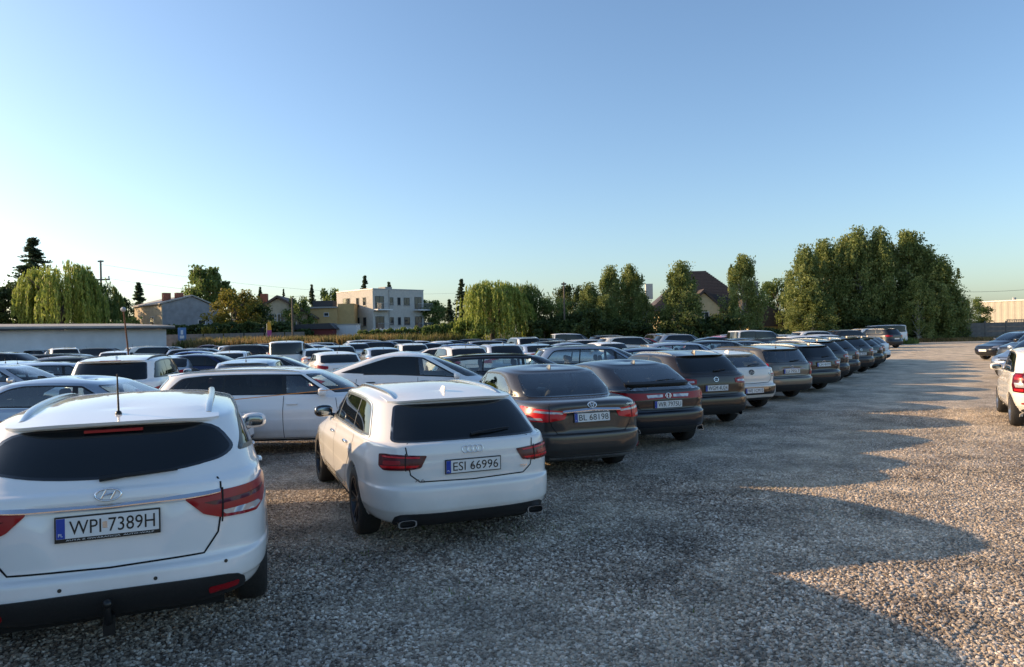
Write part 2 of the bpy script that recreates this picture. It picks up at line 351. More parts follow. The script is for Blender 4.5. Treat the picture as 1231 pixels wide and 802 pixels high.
class Car:
    """a prototype: builds the meshes of one type of car once; put() makes individual cars from it"""
    def __init__(s, kind, lod):
        s.kind = kind; s.lod = lod; s.s = dict(BASE); s.s.update(SPEC[kind]); s.parts = []
        n1, n2, n3, sub = {0: (16, 14, 24, 3), 1: (9, 9, 20, 2), 2: (4, 5, 7, 1)}[lod]
        rows = levels(s.s); nl = len(rows); q = np.unique(np.r_[np.linspace(0, nl - 1, (nl - 1) * sub + 1), nl - 1])
        rows = np.column_stack([pchip(np.arange(nl), rows[:, k], q) for k in range(rows.shape[1])])
        rings = [half_ring(r, s.s['W'], n1, n2, n3) for r in rows]
        V = []; F = []; K = len(rings[0]); ring = 2 * K - 2
        for h in rings:
            for p in h: V.append((p[0], p[1], p[2]))
            for p in h[-2:0:-1]: V.append((p[0], -p[1], p[2]))
        for i in range(len(rings) - 1):
            for k in range(ring): F.append((i * ring + k, i * ring + (k + 1) % ring, (i + 1) * ring + (k + 1) % ring, (i + 1) * ring + k))
        s.recess(V)
        bm = bmesh.new(); vs = [bm.verts.new(v) for v in V]
        for f in F:
            try: bm.faces.new([vs[i] for i in f])
            except ValueError: pass
        bmesh.ops.remove_doubles(bm, verts=bm.verts, dist=.0008); bmesh.ops.recalc_face_normals(bm, faces=bm.faces)
        # normals outwards
        f0 = max(bm.faces, key=lambda f: f.calc_center_median().z)
        f0.normal_update()
        if f0.normal.z < 0: bmesh.ops.reverse_faces(bm, faces=bm.faces)
        s.bm = bm; s.bvh = BVHTree.FromBMesh(bm)
        s.off = Vector((-s.s['L'] / 2, 0, 0))
    def recess(s, V):
        r = s.s.get('recess')
        if s.kind == 'hero_estate': r = (.40, .30, .97, .70, .022)
        elif s.kind == 'sport_estate': r = (.50, .46, .88, .70, .008)
        elif s.kind == 'saloon': r = (.44, .40, .885, .72, .018)
        elif s.kind in ('estate', 'crossover', 'large_suv'): r = (.36, .32, .88, .70, .014)
        if not r or s.lod == 2: return
        y1, y0, z1, z0, d = r
        for i, v in enumerate(V):
            if v[0] < .35 and z0 - .08 < v[2] < z1 + .03:
                t = (v[2] - z0) / (z1 - z0); yw = y0 + (y1 - y0) * min(1, max(0, t))
                a = min(1, max(0, (yw - abs(v[1])) / .05)); b = min(1, max(0, (v[2] - z0 + .05) / .05)) * min(1, max(0, (z1 + .015 - v[2]) / .02))
                V[i] = (v[0] + d * a * b, v[1], v[2])
    # --- surface look-up
    def hit(s, mode, u, v, cx=1.0):
        if mode in ('L', 'R'):
            sg = 1 if mode == 'L' else -1; o = Vector((u, sg * 3, v)); d = Vector((0, -sg, 0)); fb = Vector((u, sg * .75, v))
        elif mode == 'B':
            o = Vector((cx - 6 * math.cos(u), 6 * math.sin(u), v)); d = Vector((math.cos(u), -math.sin(u), 0)); fb = Vector((cx - .9 * math.cos(u), .9 * math.sin(u), v))
        elif mode == 'F':
            X = s.s['L'] - cx; o = Vector((X + 6 * math.cos(u), 6 * math.sin(u), v)); d = Vector((-math.cos(u), -math.sin(u), 0)); fb = Vector((X + .9 * math.cos(u), .9 * math.sin(u), v))
        else: o = Vector((u, v, 4)); d = Vector((0, 0, -1)); fb = Vector((u, v, 1.4))
        l, n, _, _ = s.bvh.ray_cast(o, d)
        if l is None or (mode in 'BF' and (l - o).length > 6): l, n, _, _ = s.bvh.find_nearest(fb)
        if n.dot(o - l) < 0: n = -n
        return l, n
    def ang(s, y, z, cx=1.0, front=False):
        """(y,z) seen from straight behind -> angle used by the wrapping modes"""
        if front:
            l, n, _, _ = s.bvh.ray_cast(Vector((9, y, z)), Vector((-1, 0, 0))); X = s.s['L'] - cx
            x = l.x if l else s.s['L'] - .3
            return (math.atan2(y, x - X), z)
        l, n, _, _ = s.bvh.ray_cast(Vector((-3, y, z)), Vector((1, 0, 0))); x = l.x if l else .3
        return (math.atan2(y, cx - x), z)
    def patch(s, outer, mode, cx=1.0, off=.003, inner=(), res=.06, skirt=.008):
        """conforming shell over the body; returns [ring, inner1, inner2...] as (V,F)"""
        if s.lod == 2: off += .016; res = min(res, .10)
        polys = [outer] + list(inner); V2 = []; E = []
        sc = 1.0 if mode in 'LRT' else .9
        for pl in polys:
            k0 = len(V2); pts = []
            for i in range(len(pl)):
                a, b = Vector(pl[i]), Vector(pl[(i + 1) % len(pl)]); m = max(1, int((b - a).length / res))
                for j in range(m): pts.append(a + (b - a) * j / m)
            V2 += pts; n = len(pts); E += [(k0 + i, k0 + (i + 1) % n) for i in range(n)]
        xs = [v[0] for v in outer]; ys = [v[1] for v in outer]; x = min(xs) + res / 2
        sh = [inset(pl, res * .4) if len(pl) > 2 else pl for pl in polys]
        while x < max(xs):
            y = min(ys) + res / 2
            while y < max(ys):
                if in_poly((x, y), sh[0]): V2.append(Vector((x, y)))
                y += res
            x += res
        r = delaunay_2d_cdt(V2, E, [], 0, 1e-5); v2, _, fs = r[0], r[1], r[2]
        P3 = []
        for v in v2: P3.append(s.hit(mode, v[0], v[1], cx))
        groups = [[] for _ in polys]
        for f in fs:
            c = sum((v2[i] for i in f), Vector((0, 0))) / len(f); cc = (c.x, c.y)
            if not in_poly(cc, outer): continue
            g = 0
            for k in range(1, len(polys)):
                if in_poly(cc, polys[k]): g = k; break
            groups[g].append(f)
        out = []
        for g in groups:
            V = []; F = []; mp = {}
            for f in g:
                ff = []
                for i in f:
                    if i not in mp: mp[i] = len(V); V.append(P3[i][0] + P3[i][1] * off)
                    ff.append(mp[i])
                a, b, c = V[ff[0]], V[ff[1]], V[ff[2]]
                if (b - a).cross(c - a).dot(P3[f[0]][1]) < 0: ff = ff[::-1]
                F.append(tuple(ff))
            if skirt and F:
                cnt = {}
                for f in F:
                    for i in range(len(f)): e = (f[i], f[(i + 1) % len(f)]); cnt[e] = 1
                inv = {v: k for k, v in mp.items()}; sk = {}
                def low(i, top):
                    if (i, top) not in sk: sk[(i, top)] = len(V); n = P3[inv[i]][1]; V.append(V[i] - n * (0 if top else skirt + off))
                    return sk[(i, top)]
                for (a, b) in list(cnt):
                    if (b, a) not in cnt: F.append((low(b, 1), low(a, 1), low(a, 0), low(b, 0)))
            out.append((V, F))
        return out
    def part(s, name, VF, mat, parent=None, smooth=True, label=None):
        """register a mesh part; mat is a material key or 'PAINT'; returns its index"""
        V, F = VF
        if not F: return None
        me = mesh(name, [Vector(v) + s.off for v in V], F, None if mat == 'PAINT' else M[mat], smooth)
        s.parts.append((name, me, mat == 'PAINT', parent, None, label)); return len(s.parts) - 1
    def mb(s, name, b, mat, parent=None, smooth=False, angle=40, label=None):
        me = b.mesh(name, None if mat == 'PAINT' else M[mat], angle=angle)
        for v in me.vertices: v.co += s.off
        s.parts.append((name, me, mat == 'PAINT', parent, None, label)); return len(s.parts) - 1
    def inst(s, name, me, mtx, parent=None, paintable=False, label=None):
        own = parent is not None and s.parts[parent][4] is not None     # the parent carries its own matrix
        s.parts.append((name, me, paintable, parent, mtx if own else Matrix.Translation(s.off) @ mtx, label)); return len(s.parts) - 1
    def frame(s, y, z, off=.004, tilt=True, front=False):
        """matrix on the tail: X to the right as seen from behind, Y up, Z outwards"""
        sg = -1 if not front else 1
        l, n, _, _ = s.bvh.ray_cast(Vector((3 * sg if not front else 9, y, z)), Vector((-sg, 0, 0)))
        n = Vector((sg, 0, 0)) if n is None else (n if n.x * sg > 0 else -n)
        if not tilt: n = Vector((sg, 0, 0))
        up = Vector((0, 0, 1)); X = up.cross(n).normalized(); Y = n.cross(X)
        m = Matrix.Identity(4)
        for i in range(3): m[i][0] = X[i]; m[i][1] = Y[i]; m[i][2] = n[i]
        m.translation = l + n * off; return m
    def strip(s, pts, mode, w=.009, cx=1.0, off=.0025, res=.025):
        if s.lod: res = .05; off = .004
        """thin conforming line, for panel gaps"""
        P_ = []
        for i in range(len(pts) - 1):
            a, b = Vector(pts[i]), Vector(pts[i + 1]); m = max(1, int((b - a).length / res))
            for j in range(m): P_.append(a + (b - a) * j / m)
        P_.append(Vector(pts[-1])); V = []; F = []
        Q = [s.hit(mode, p[0], p[1], cx) for p in P_]
        for i, (l, n) in enumerate(Q):
            t = (Q[min(i + 1, len(Q) - 1)][0] - Q[max(i - 1, 0)][0]); sd = n.cross(t)
            sd = sd.normalized() if sd.length > 1e-6 else Vector((0, 0, 1))
            V += [l + n * off + sd * w / 2, l + n * off - sd * w / 2]
        for i in range(len(Q) - 1): F.append((2 * i, 2 * i + 1, 2 * i + 3, 2 * i + 2))
        return V, F
    # --- standard contents
    def side_dlo(s):
        g = s.s; k = s.kind
        zf0 = g['zc'] + .035; zr0 = (g['zrb'] if not g['deck'] else g['zb']) + .025
        topf, topr = g['zw'] - .035, g['zrt'] - .035; cr = g['crown']
        xa = g['xc'] - .52; xt = g['xw'] - .22     # front foot and front top
        if k in ('saloon',): tail = [(.98, zr0 + .03), (1.52, topr - .02)]
        elif k == 'electric_crossover': tail = [(.78, zr0 + .05), (1.75, topr - .01)]
        elif k == 'coupe_hatch': tail = [(.98, zr0 + .06), (1.45, topr - .03)]
        elif k == 'hatch': tail = [(.72, zr0 + .08), (1.02, topr - .03)]
        elif k in ('compact_van', 'minibus'): tail = [(.32, zr0), (.36, topr)]
        elif k in ('crossover', 'small_crossover'): tail = [(.66, zr0 + .08), (.94, topr - .04)]
        elif k == 'sport_estate': tail = [(.62, zr0), (.92, topr - .03)]
        elif k == 'hero_estate': tail = [(.40, zr0 + .07), (.80, topr - .03)]
        elif k == 'city_car': tail = [(.42, zr0 + .02), (.60, topr - .03)]
        else: tail = [(g['xrt'] + .0, zr0 + .01), (g['xrt'] + .30, topr - .03)]
        n = 5; top = []
        for i in range(n + 1):
            t = i / n; x = tail[1][0] + (xt - tail[1][0]) * t; sfrac = (x - g['xrt']) / (g['xw'] - g['xrt'])
            top.append((x, topr + (topf - topr) * t + cr * 4 * sfrac * (1 - sfrac) * .85))
        top[0] = (tail[1][0], top[0][1] - .02)
        return [(xa, zf0), *top[::-1], tail[0]]
    def build(s, o):
        g = s.s; lod = s.lod; L, W, r = g['L'], g['W'], g['r']; xr_, xf_ = g['ro'], g['ro'] + g['wb']
        holes = []
        see = lod < 2 and not o.get('opaque')
        # side windows
        dlo = s.side_dlo(); rr = [.10] + [.03] * (len(dlo) - 3) + [.10, .05]
        if s.kind in ('sport_estate', 'hero_estate'): rr[-2:] = [.14, .06]
        dlo_r = rounded(dlo, rr)
        cuts = o.get('cuts') or {'saloon': (2.42, 1.22), 'electric_crossover': (2.42, 1.25), 'coupe_hatch': (2.1, 1.2), 'compact_van': (2.55, 1.3), 'minibus': (3.3, 1.7),
                'city_car': (1.45, 9), 'hatch': (2.25, 1.15)}.get(s.kind, (2.42, 1.42))
        inn = inset(dlo_r, .028 if lod < 2 else .02); pw = .035; panes = []
        panes.append(clip(inn, -1, -.10, -(cuts[0] + pw + .12))); b = clip(inn, 1, .10, cuts[0] - pw + .12)
        if cuts[1] < 9:
            ln = {'sport_estate': .25, 'hero_estate': .25, 'saloon': .45}.get(s.kind, .12)
            panes += [clip(b, -1, ln, -(cuts[1] + .018 - 1.2 * ln)), clip(b, 1, -ln, cuts[1] - .018 - 1.2 * ln)]
        else: panes.append(b)
        panes = [p for p in panes if len(p) > 2 and abs(sum(p[i][0] * p[(i + 1) % len(p)][1] - p[(i + 1) % len(p)][0] * p[i][1] for i in range(len(p)))) > .02]
        for m in 'LR':
            res = s.patch(dlo_r, m, off=.003, inner=panes, res=.08 if lod < 2 else .2, skirt=.006 if lod < 2 else 0)
            fr = s.part('window_frame', res[0], 'trim')
            for i, q in enumerate(res[1:]):
                mat = 'dark_glass' if not see or (o.get('privacy') and i > 0) else ('tinted' if o.get('tint') and i > 0 else 'glass')
                s.part('window', q, mat)
            if lod < 2 and o.get('chrome_line'):
                pts = [p for p in dlo_r] + [dlo_r[0]]; s.part('window_moulding', s.strip(pts, m, .016, off=.006), 'satin')
            if see: holes.append((m, inset(dlo_r, .015)))
        # rear window
        cx = o.get('cxr', 2.4); zb0 = g['zrb'] + o.get('rw0', .015); zt0 = g['zrt'] - o.get('rw1', .035); tb = o.get('rwb', .80); tt = o.get('rwt', .86)
        wb_ = g['bw'] * W * tb; wt_ = g['tumb'] * W * tt
        pts = [(-wt_, zt0), (wt_, zt0), (wb_, zb0), (-wb_, zb0)]
        if o.get('rw_curve'): pts = [(-wt_, zt0), (0, zt0 + .01), (wt_, zt0), (wb_ + .02, (zb0 * .6 + zt0 * .4)), (wb_ * .93, zb0 + o['rw_curve']), (wb_ * .5, zb0 + .015), (0, zb0), (-wb_ * .5, zb0 + .015), (-wb_ * .93, zb0 + o['rw_curve']), (-wb_ - .02, (zb0 * .6 + zt0 * .4))]
        pts = [s.ang(y, z, cx) for (y, z) in pts]
        outer = rounded(pts, .035 if len(pts) == 4 else .12)
        inner = inset(outer, .013 if lod < 2 else .01)
        res = s.patch(outer, 'B', cx=cx, off=.004, inner=[inner], res=.035 if lod < 2 else .12, skirt=.008 if lod < 2 else 0)
        rf = s.part('rear_window_border', res[0], 'gloss_black'); s.part('rear_window', res[1], 'dark_glass' if (not see or o.get('privacy')) else ('tinted' if o.get('tint_rear') else 'glass'))
        if see and not o.get('privacy'): holes.append(('B', inset(outer, .007), cx))
        # windscreen
        cxf = L - g['xw'] + .9; W1 = g['bw'] * W * .84; W2 = g['tumb'] * W * .87
        pts = [s.ang(y, z, cxf, True) for (y, z) in [(-W2, g['zw'] - .02), (W2, g['zw'] - .02), (W1, g['zc'] + .05), (-W1, g['zc'] + .05)]]
        outer = rounded(pts, .03); inner = inset(outer, .014)
        res = s.patch(outer, 'F', cx=cxf, off=.004, inner=[inner], res=.06 if lod < 2 else .15, skirt=.006 if lod < 2 else 0)
        s.part('windscreen_border', res[0], 'gloss_black'); s.part('windscreen', res[1], 'glass' if see else 'dark_glass')
        if see: holes.append(('F', inset(outer, .008), cxf))
        # wheels
        ww = .215; style = o.get('rim', 0)
        for (x, side) in ((xr_, 1), (xr_, -1), (xf_, 1), (xf_, -1)):
            m = Matrix.Translation((x, side * (W - .012 - ww / 2), r)) @ Matrix.Rotation(0 if side > 0 else math.pi, 4, 'Z') @ Matrix.Diagonal((r / .33, 1, r / .33, 1))
            i = s.inst('wheel', tyre_mesh(lod), m); s.inst('rim', rim_mesh(style, lod), Matrix.Identity(4), i)
        # arches: snap the body edge to the arch circle, liner inside, lip outside
        bm = s.bm; Ra = r + .05
        if lod < 2:
            for xw_ in (xr_, xf_):
                vin = set()
                for v in bm.verts:
                    if abs(v.co.y) > W * .62 and (v.co.x - xw_)**2 + (v.co.z - r)**2 < Ra * Ra: vin.add(v)
                kill = [f for f in bm.faces if all(v in vin for v in f.verts)]
                keepv = set(v for f in bm.faces if f not in set(kill) for v in f.verts) & vin
                for v in keepv:
                    dx, dz = v.co.x - xw_, v.co.z - r; d = math.hypot(dx, dz) or 1; v.co.x = xw_ + dx / d * Ra; v.co.z = r + dz / d * Ra
                bmesh.ops.delete(bm, geom=kill, context='FACES')
                for sg in (1, -1):
                    V = []; F = []; n = 28; th0 = -.25
                    for i in range(n + 1):
                        t = th0 + (math.pi - 2 * th0) * i / n
                        for (rr_, yo) in ((Ra - .004, -.05), (Ra - .006, .003), (Ra + .004, .008), (Ra + .028, .003)):
                            px_, pz_ = xw_ + rr_ * math.cos(t), r + rr_ * math.sin(t)
                            l, _ = s.hit('L' if sg > 0 else 'R', xw_ + (Ra + .02) * math.cos(t), max(.23, r + (Ra + .02) * math.sin(t)))
                            V.append((px_, l.y + sg * yo, max(pz_, .2)))
                    for i in range(n):
                        for j in range(3): F.append((i * 4 + j, i * 4 + j + 1, (i + 1) * 4 + j + 1, (i + 1) * 4 + j))
                    s.part('wheel_arch_trim', (V, F), 'blackplastic' if o.get('clad') else 'PAINT')
                    V = []; F = []
                    for i in range(17):
                        t = -.3 + (math.pi + .6) * i / 16
                        l, _ = s.hit('L' if sg > 0 else 'R', xw_ + Ra * math.cos(t), max(.26, r + Ra * math.sin(t)))
                        for yy in (min(W - .03, abs(l.y) - .03), W - .40): V.append((xw_ + Ra * math.cos(t), sg * yy, r + Ra * math.sin(t)))
                    for i in range(16): F.append((2 * i, 2 * i + 1, 2 * i + 3, 2 * i + 2))
                    s.part('wheel_well', (V, F), 'under')
        else:
            for xw_ in (xr_, xf_):
                for m in 'LR':
                    pl = [(xw_ + Ra * math.cos(t), r + Ra * math.sin(t)) for t in np.linspace(-.35, math.pi + .35, 13)]
                    s.part('wheel_well', s.patch(pl, m, off=.004, res=.3, skirt=0)[0], 'under')
        u = MB(); u.box((.30, -W + .30, .24), (L - .4, W - .30, .30))
        if lod < 2: u.box((xr_ + .42, -W + .08, .25), (xf_ - .42, W - .08, .5))
        s.mb('underbody', u, 'under')
        # interior
        if see:
            x0 = g['xc'] - 1.42; zs = .30
            for (x, ys) in ((x0, (-.37, .37)), (x0 - .86, (-.42, 0, .42))):
                for y in ys:
                    sz = .23 if x == x0 else .2; b = MB()
                    b.ell((x, y, zs + .55), (.085, sz, .31), 3, 12, 8); b.ell((x + .24, y, zs + .26), (.27, sz, .085), 3, 12, 8)
                    b.ell((x - .03, y, zs + .93), (.055, .13, .085), 3, 10, 6)
                    s.mb('seat', b, o.get('seats', 'seat'), angle=60)
            b = MB(); b.ell((g['xc'] - .33, 0, g['zc'] - .10), (.32, W - .16, .13), 3.5, 20, 8); s.mb('dashboard', b, 'blackplastic', angle=60)
            b = MB(); n = 18
            c = Vector((g['xc'] - .82, .37, g['zc'] - .10)); ax = Matrix.Rotation(R(-25), 4, 'Y')
            b.tube([c + ax @ Vector((0, .18 * math.cos(2 * math.pi * i / n), .18 * math.sin(2 * math.pi * i / n))) for i in range(n + 1)], .014, 6, False)
            s.mb('steering_wheel', b, 'blackplastic')
            b = MB(); b.box((.42, -W + .24, .50), (x0 - .9, W - .24, .78 if s.kind != 'saloon' else .98 if g['xrb'] > .5 else .78)); s.mb('boot_cover', b, 'seat')
            b = MB(); b.box((x0 - 1.2, -W + .12, .3), (g['xc'], W - .12, .34)); s.mb('cabin_floor', b, 'under')
        # mirrors
        xm_ = g['xc'] - .62; zm_ = g['zc'] + .07
        for sg in (1, -1):
            l, n = s.hit('L' if sg > 0 else 'R', xm_, zm_ - .06); b = MB(); c = (xm_ + .02, l.y + sg * .125, zm_ + .01)
            b.ell(c, (.075, .115, .075), 2.8, 14 if lod < 2 else 8, 8 if lod < 2 else 4)
            if lod < 2: b.tube([(xm_ + .03, l.y - sg * .02, zm_ - .05), (xm_ + .03, l.y + sg * .06, zm_ - .035)], .022, 8)
            i = s.mb('door_mirror', b, o.get('mirror', 'PAINT'), angle=50)
            if lod < 2:
                b = MB(); b.ell((c[0] - .070, c[1], c[2]), (.010, .086, .050), 3.2, 14, 6); s.mb('mirror_glass', b, 'mirror_glass', i)
        # seams, handles
        if lod < 2:
            def addS(vf): s.part('panel_gap', vf, 'gap', smooth=False)
            zsill = .30; zbl = (g['zrb'] + g['zc']) / 2 + .0; c0, c1 = cuts
            two = s.kind == 'city_car'
            for m in 'LR':
                xa = g['xc'] - .42
                addS(s.strip([(xa + .02, g['zc'] - .03), (xa + .06, .75), (xa, .42), (xa - .05, zsill)], m))
                addS(s.strip([(c0 + .0, zbl), (c0 - .01, .7), (c0, zsill)], m))
                if not two:
                    xe = xr_ + .25 if s.kind != 'minibus' else xr_ + .6
                    addS(s.strip([(xe - .10, zbl), (xe - .12, .85), (xe + .18, .62), (xe + .32, .42), (xe + .36, zsill)], m))
                    addS(s.strip([(xe + .36, zsill), (xa - .05, zsill)], m))
                if m == 'R' and o.get('flap', 1): 
                    q = [(xr_ - .08 + .085 * math.cos(t), .93 - .0 + .08 * math.sin(t)) for t in np.linspace(0, 2 * math.pi, 17)]; addS(s.strip(q, m, .004))
            tw = o.get('gatew', .60) ; gz0 = o.get('gatez', .66)
            q = o.get('gate') or [(tw - .02, g['zb'] - .0), (tw, .90), (tw - .02, .74), (tw - .10, gz0 + .015), (0, gz0)]
            q = [s.ang(y, z) for (y, z) in q]; q = q + [(-a_, z) for (a_, z) in q[::-1][1:]]
            addS(s.strip(q, 'B', .011))
            zh = o.get('zh', g['zb'] - .13)
            for m, sg in (('L', 1), ('R', -1)):
                for x in ((c0 + .14, c1 + .18) if not two else (c0 + .12,)):
                    l, n = s.hit(m, x, zh); b = MB(); b.ell((l.x, l.y + sg * .022, zh), (.10, .014, .014), 2.6, 10, 6)
                    b.ell((l.x - .075, l.y + sg * .008, zh), (.018, .016, .012), 2.6, 8, 6); b.ell((l.x + .075, l.y + sg * .008, zh), (.018, .016, .012), 2.6, 8, 6)
                    s.mb('door_handle', b, o.get('handle', 'PAINT'), angle=60)
        # cut see-through openings
        if holes:
            kill = []
            for f in bm.faces:
                c = f.calc_center_median()
                if c.z < .9: continue
                for h in holes:
                    if h[0] in 'LR':
                        if (c.y > 0) == (h[0] == 'L') and abs(f.normal.y) > .25 and in_poly((c.x, c.z), h[1]): kill.append(f); break
                    elif h[0] == 'B':
                        if c.x < h[2] - .1 and abs(f.normal.y) < .93 and in_poly((math.atan2(c.y, h[2] - c.x), c.z), h[1]): kill.append(f); break
                    else:
                        X = L - h[2]
                        if c.x > X + .1 and abs(f.normal.y) < .93 and in_poly((math.atan2(c.y, c.x - X), c.z), h[1]): kill.append(f); break
            bmesh.ops.delete(bm, geom=kill, context='FACES')
        me = bpy.data.meshes.new('body'); 
        for v in bm.verts: v.co += s.off
        bm.to_mesh(me); me.polygons.foreach_set('use_smooth', [True] * len(me.polygons)); bm.free()
        s.parts.append(('body', me, True, None, None, None))
        # lights and plates
        s.rear(o); s.front(o)
        return s
    def quadlamp(s, name, pts, mat, front=False, mirror=True, off=.010, skirt=.02, cx=1.0, subs=(), label=None, res=.04):
        """pts in (y,z) or ('a',deg,z); subs: list of (pts, mat, name)"""
        conv = lambda P_: [(R(p[1]), p[2]) if p[0] == 'a' else s.ang(p[0], p[1], cx, front) for p in P_]
        for sg in ((1, -1) if mirror else (1,)):
            pl = [(sg * a_, z) for a_, z in conv(pts)]
            i = s.part(name, s.patch(rounded(pl, .014, 3), 'F' if front else 'B', cx=cx, off=off, res=res if s.lod < 2 else .12, skirt=skirt if s.lod < 2 else .0)[0], mat, label=label)
            if s.lod < 2:
                for (sp, sm, sn) in subs:
                    pl = [(sg * a_, z) for a_, z in conv(sp)]
                    s.part(sn, s.patch(rounded(pl, .008, 3), 'F' if front else 'B', cx=cx, off=off + .004, res=res, skirt=.006)[0], sm, i)
    def plate(s, text, y, z, frame_=True, front=False, dealer=None, big=False):
        m = s.frame(y, z, .012, front=front); w, h = .52, .114
        b = MB(); b.box((-w / 2 - .008, -h / 2 - (.022 if dealer else .008), -.012), (w / 2 + .008, h / 2 + .008, .003)); b.xf(m); i = s.mb('plate_holder', b, 'plate_black')
        b = MB(); b.box((-w / 2, -h / 2, .003), (w / 2, h / 2, .005)); b.xf(m); j = s.mb('number_plate', b, 'plate_white')
        if s.lod == 2: return
        b = MB(); b.box((-w / 2 + .001, -h / 2 + .001, .005), (-w / 2 + .044, h / 2 - .001, .0062)); b.xf(m); s.mb('country_band', b, 'plate_blue', j)
        if text:
            if s.lod == 0:
                s.inst('lettering', text_mesh('PL', .022, .017, M['plate_white']), m @ Matrix.Translation((-w / 2 + .022, -h / 2 + .022, .0065)), j)
            s.inst('lettering', text_mesh(text, w - .085, .078, M['plate_black']), m @ Matrix.Translation((.022, 0, .006)), j)
            if s.lod == 0:
                b = MB(); sx_ = -.018 if dealer else -.012
                b.box((sx_ - .012, -.018, .005), (sx_ + .012, .02, .0058)); b.xf(m); s.mb('sticker', b, 'satin' if dealer else 'clear_lens', j)
        if dealer: s.inst('lettering', text_mesh(dealer, w * .86, .011, M['plate_white']), m @ Matrix.Translation((.01, -h / 2 - .011, .0035)), i)
    def ring(s, m, cx, cy, rx, ry, t, b=None, n=26):
        b = b or MB(); pts = [m @ Vector((cx + rx * math.cos(2 * math.pi * i / n), cy + ry * math.sin(2 * math.pi * i / n), .0)) for i in range(n)]
        V = []; F = []
        for i in range(n):
            c = Vector((cx + rx * math.cos(2 * math.pi * i / n), cy + ry * math.sin(2 * math.pi * i / n), 0)); d = Vector((math.cos(2 * math.pi * i / n), math.sin(2 * math.pi * i / n), 0))
            for k in range(6): a_ = 2 * math.pi * k / 6; V.append(m @ (c + d * t * math.cos(a_) + Vector((0, 0, t * .8 * math.sin(a_)))))
        for i in range(n):
            for k in range(6): F.append((i * 6 + k, ((i + 1) % n) * 6 + k, ((i + 1) % n) * 6 + (k + 1) % 6, i * 6 + (k + 1) % 6))
        b.add(V, F); return b
    def bars(s, m, segs, t, b):
        for (x0, y0, x1, y1) in segs: b.tube([m @ Vector((x0, y0, .002)), m @ Vector((x1, y1, .002))], t, 6)
        return b
    def wiper(s, y0, z0, y1, z1, arm=.012, cx=2.4):
        b = MB(); P_ = []
        for t in np.linspace(0, 1, 7):
            a_, z = s.ang(y0 + (y1 - y0) * t, z0 + (z1 - z0) * t, cx); l, n = s.hit('B', a_, z, cx); P_.append(l + n * (.018 + .01 * math.sin(t * 3)))
        b.tube(P_, [arm * 1.5, arm * 1.3, arm, arm, arm * .8, arm * .8, arm * .6], 6); s.mb('rear_wiper', b, 'trim')
    def spoiler(s, yw, ext, drop, mat='PAINT', th=.028, x_in=.20):
        g = s.s; V = []; F = []; n = 24; row = []
        for i in range(n + 1):
            y = -yw + 2 * yw * i / n; k = 1 - (abs(y) / yw) ** 6 * .5
            xe = s.ang_x(y, g['zrt'] - .005); xi = xe + x_in; zi = s.hit('T', xi, y)[0].z + .002
            z1 = s.hit('T', xe + .06, y)[0].z + .004
            tip = (xe - ext * k, y, z1 - drop)
            row.append([(xi, y, zi), (xe + .06, y, z1 + .004), tip, (tip[0] + .012, y, tip[2] - th * .7), (xe + .03, y, z1 - th - .012)])
        for r_ in row: V += r_
        for i in range(n):
            for j in range(4): F.append((i * 5 + j, i * 5 + j + 1, (i + 1) * 5 + j + 1, (i + 1) * 5 + j))
        F.append(tuple(range(5))); F.append(tuple(n * 5 + j for j in range(5))[::-1])
        s.mb('roof_spoiler', MB().add(V, F), mat, angle=35)
    def ang_x(s, y, z):
        l, _, _, _ = s.bvh.ray_cast(Vector((-3, y, z)), Vector((1, 0, 0))); return l.x if l else s.s['xrt']
    def rails(s, mat='satin', h=.035, t=.013, inset_=.035, xa=.18, xb=.25):
        g = s.s; x0, x1 = g['xrt'] + xa, g['xw'] - xb; yy = (g['roofw'] + .01) * g['W'] - .0
        for sg in (1, -1):
            P_ = []; n = 16
            for i in range(n + 1):
                t_ = i / n; x = x0 + (x1 - x0) * t_; l, _ = s.hit('T', x, sg * (yy - .02 * (1 - math.sin(math.pi * t_)))); e = min(1, min(t_, 1 - t_) * 5)
                P_.append((l.x, l.y, l.z - .006 + h * .6 * math.sin(e * math.pi / 2)))
            V = []; F = []
            for (px_, py_, pz_) in P_:
                for (a_, b_) in ((-1.3, -1.6), (-1.3, .6), (-.7, 1), (.7, 1), (1.3, .6), (1.3, -1.6)): V.append((px_, py_ + a_ * t, pz_ + b_ * t))
            for i in range(n):
                for j in range(5): F.append((i * 6 + j, i * 6 + j + 1, (i + 1) * 6 + j + 1, (i + 1) * 6 + j))
            F += [tuple(range(6)), tuple(n * 6 + j for j in range(6))[::-1]]
            s.mb('roof_rail', MB().add(V, F), mat, angle=50)
    def antenna(s, kind, x, mat='trim'):
        l, _ = s.hit('T', x, 0); b = MB()
        if kind == 'rod': b.ell((x, 0, l.z + .006), (.028, .02, .018), 2.2, 12, 6); b.tube([(x, 0, l.z + .01), (x - .03, 0, l.z + (.26 if s.lod == 0 else .19))], [.007, .0045], 6)
        else:
            V = []; F = []
            for i in range(7):
                t = i / 6; xx = x + .10 - .17 * t; hh = .055 * math.sin(min(1, t * 1.15) * math.pi * .62); ww_ = .024 * math.sin(math.pi * (t * .8 + .12))
                V += [(xx, ww_, l.z - .004), (xx, ww_ * .3, l.z + hh), (xx, -ww_ * .3, l.z + hh), (xx, -ww_, l.z - .004)]
            for i in range(6):
                for j in range(3): F.append((i * 4 + j, i * 4 + j + 1, (i + 1) * 4 + j + 1, (i + 1) * 4 + j))
            F += [(0, 1, 2, 3), (24, 25, 26, 27)]; b.add(V, F)
        s.mb('roof_antenna', b, mat, angle=50)
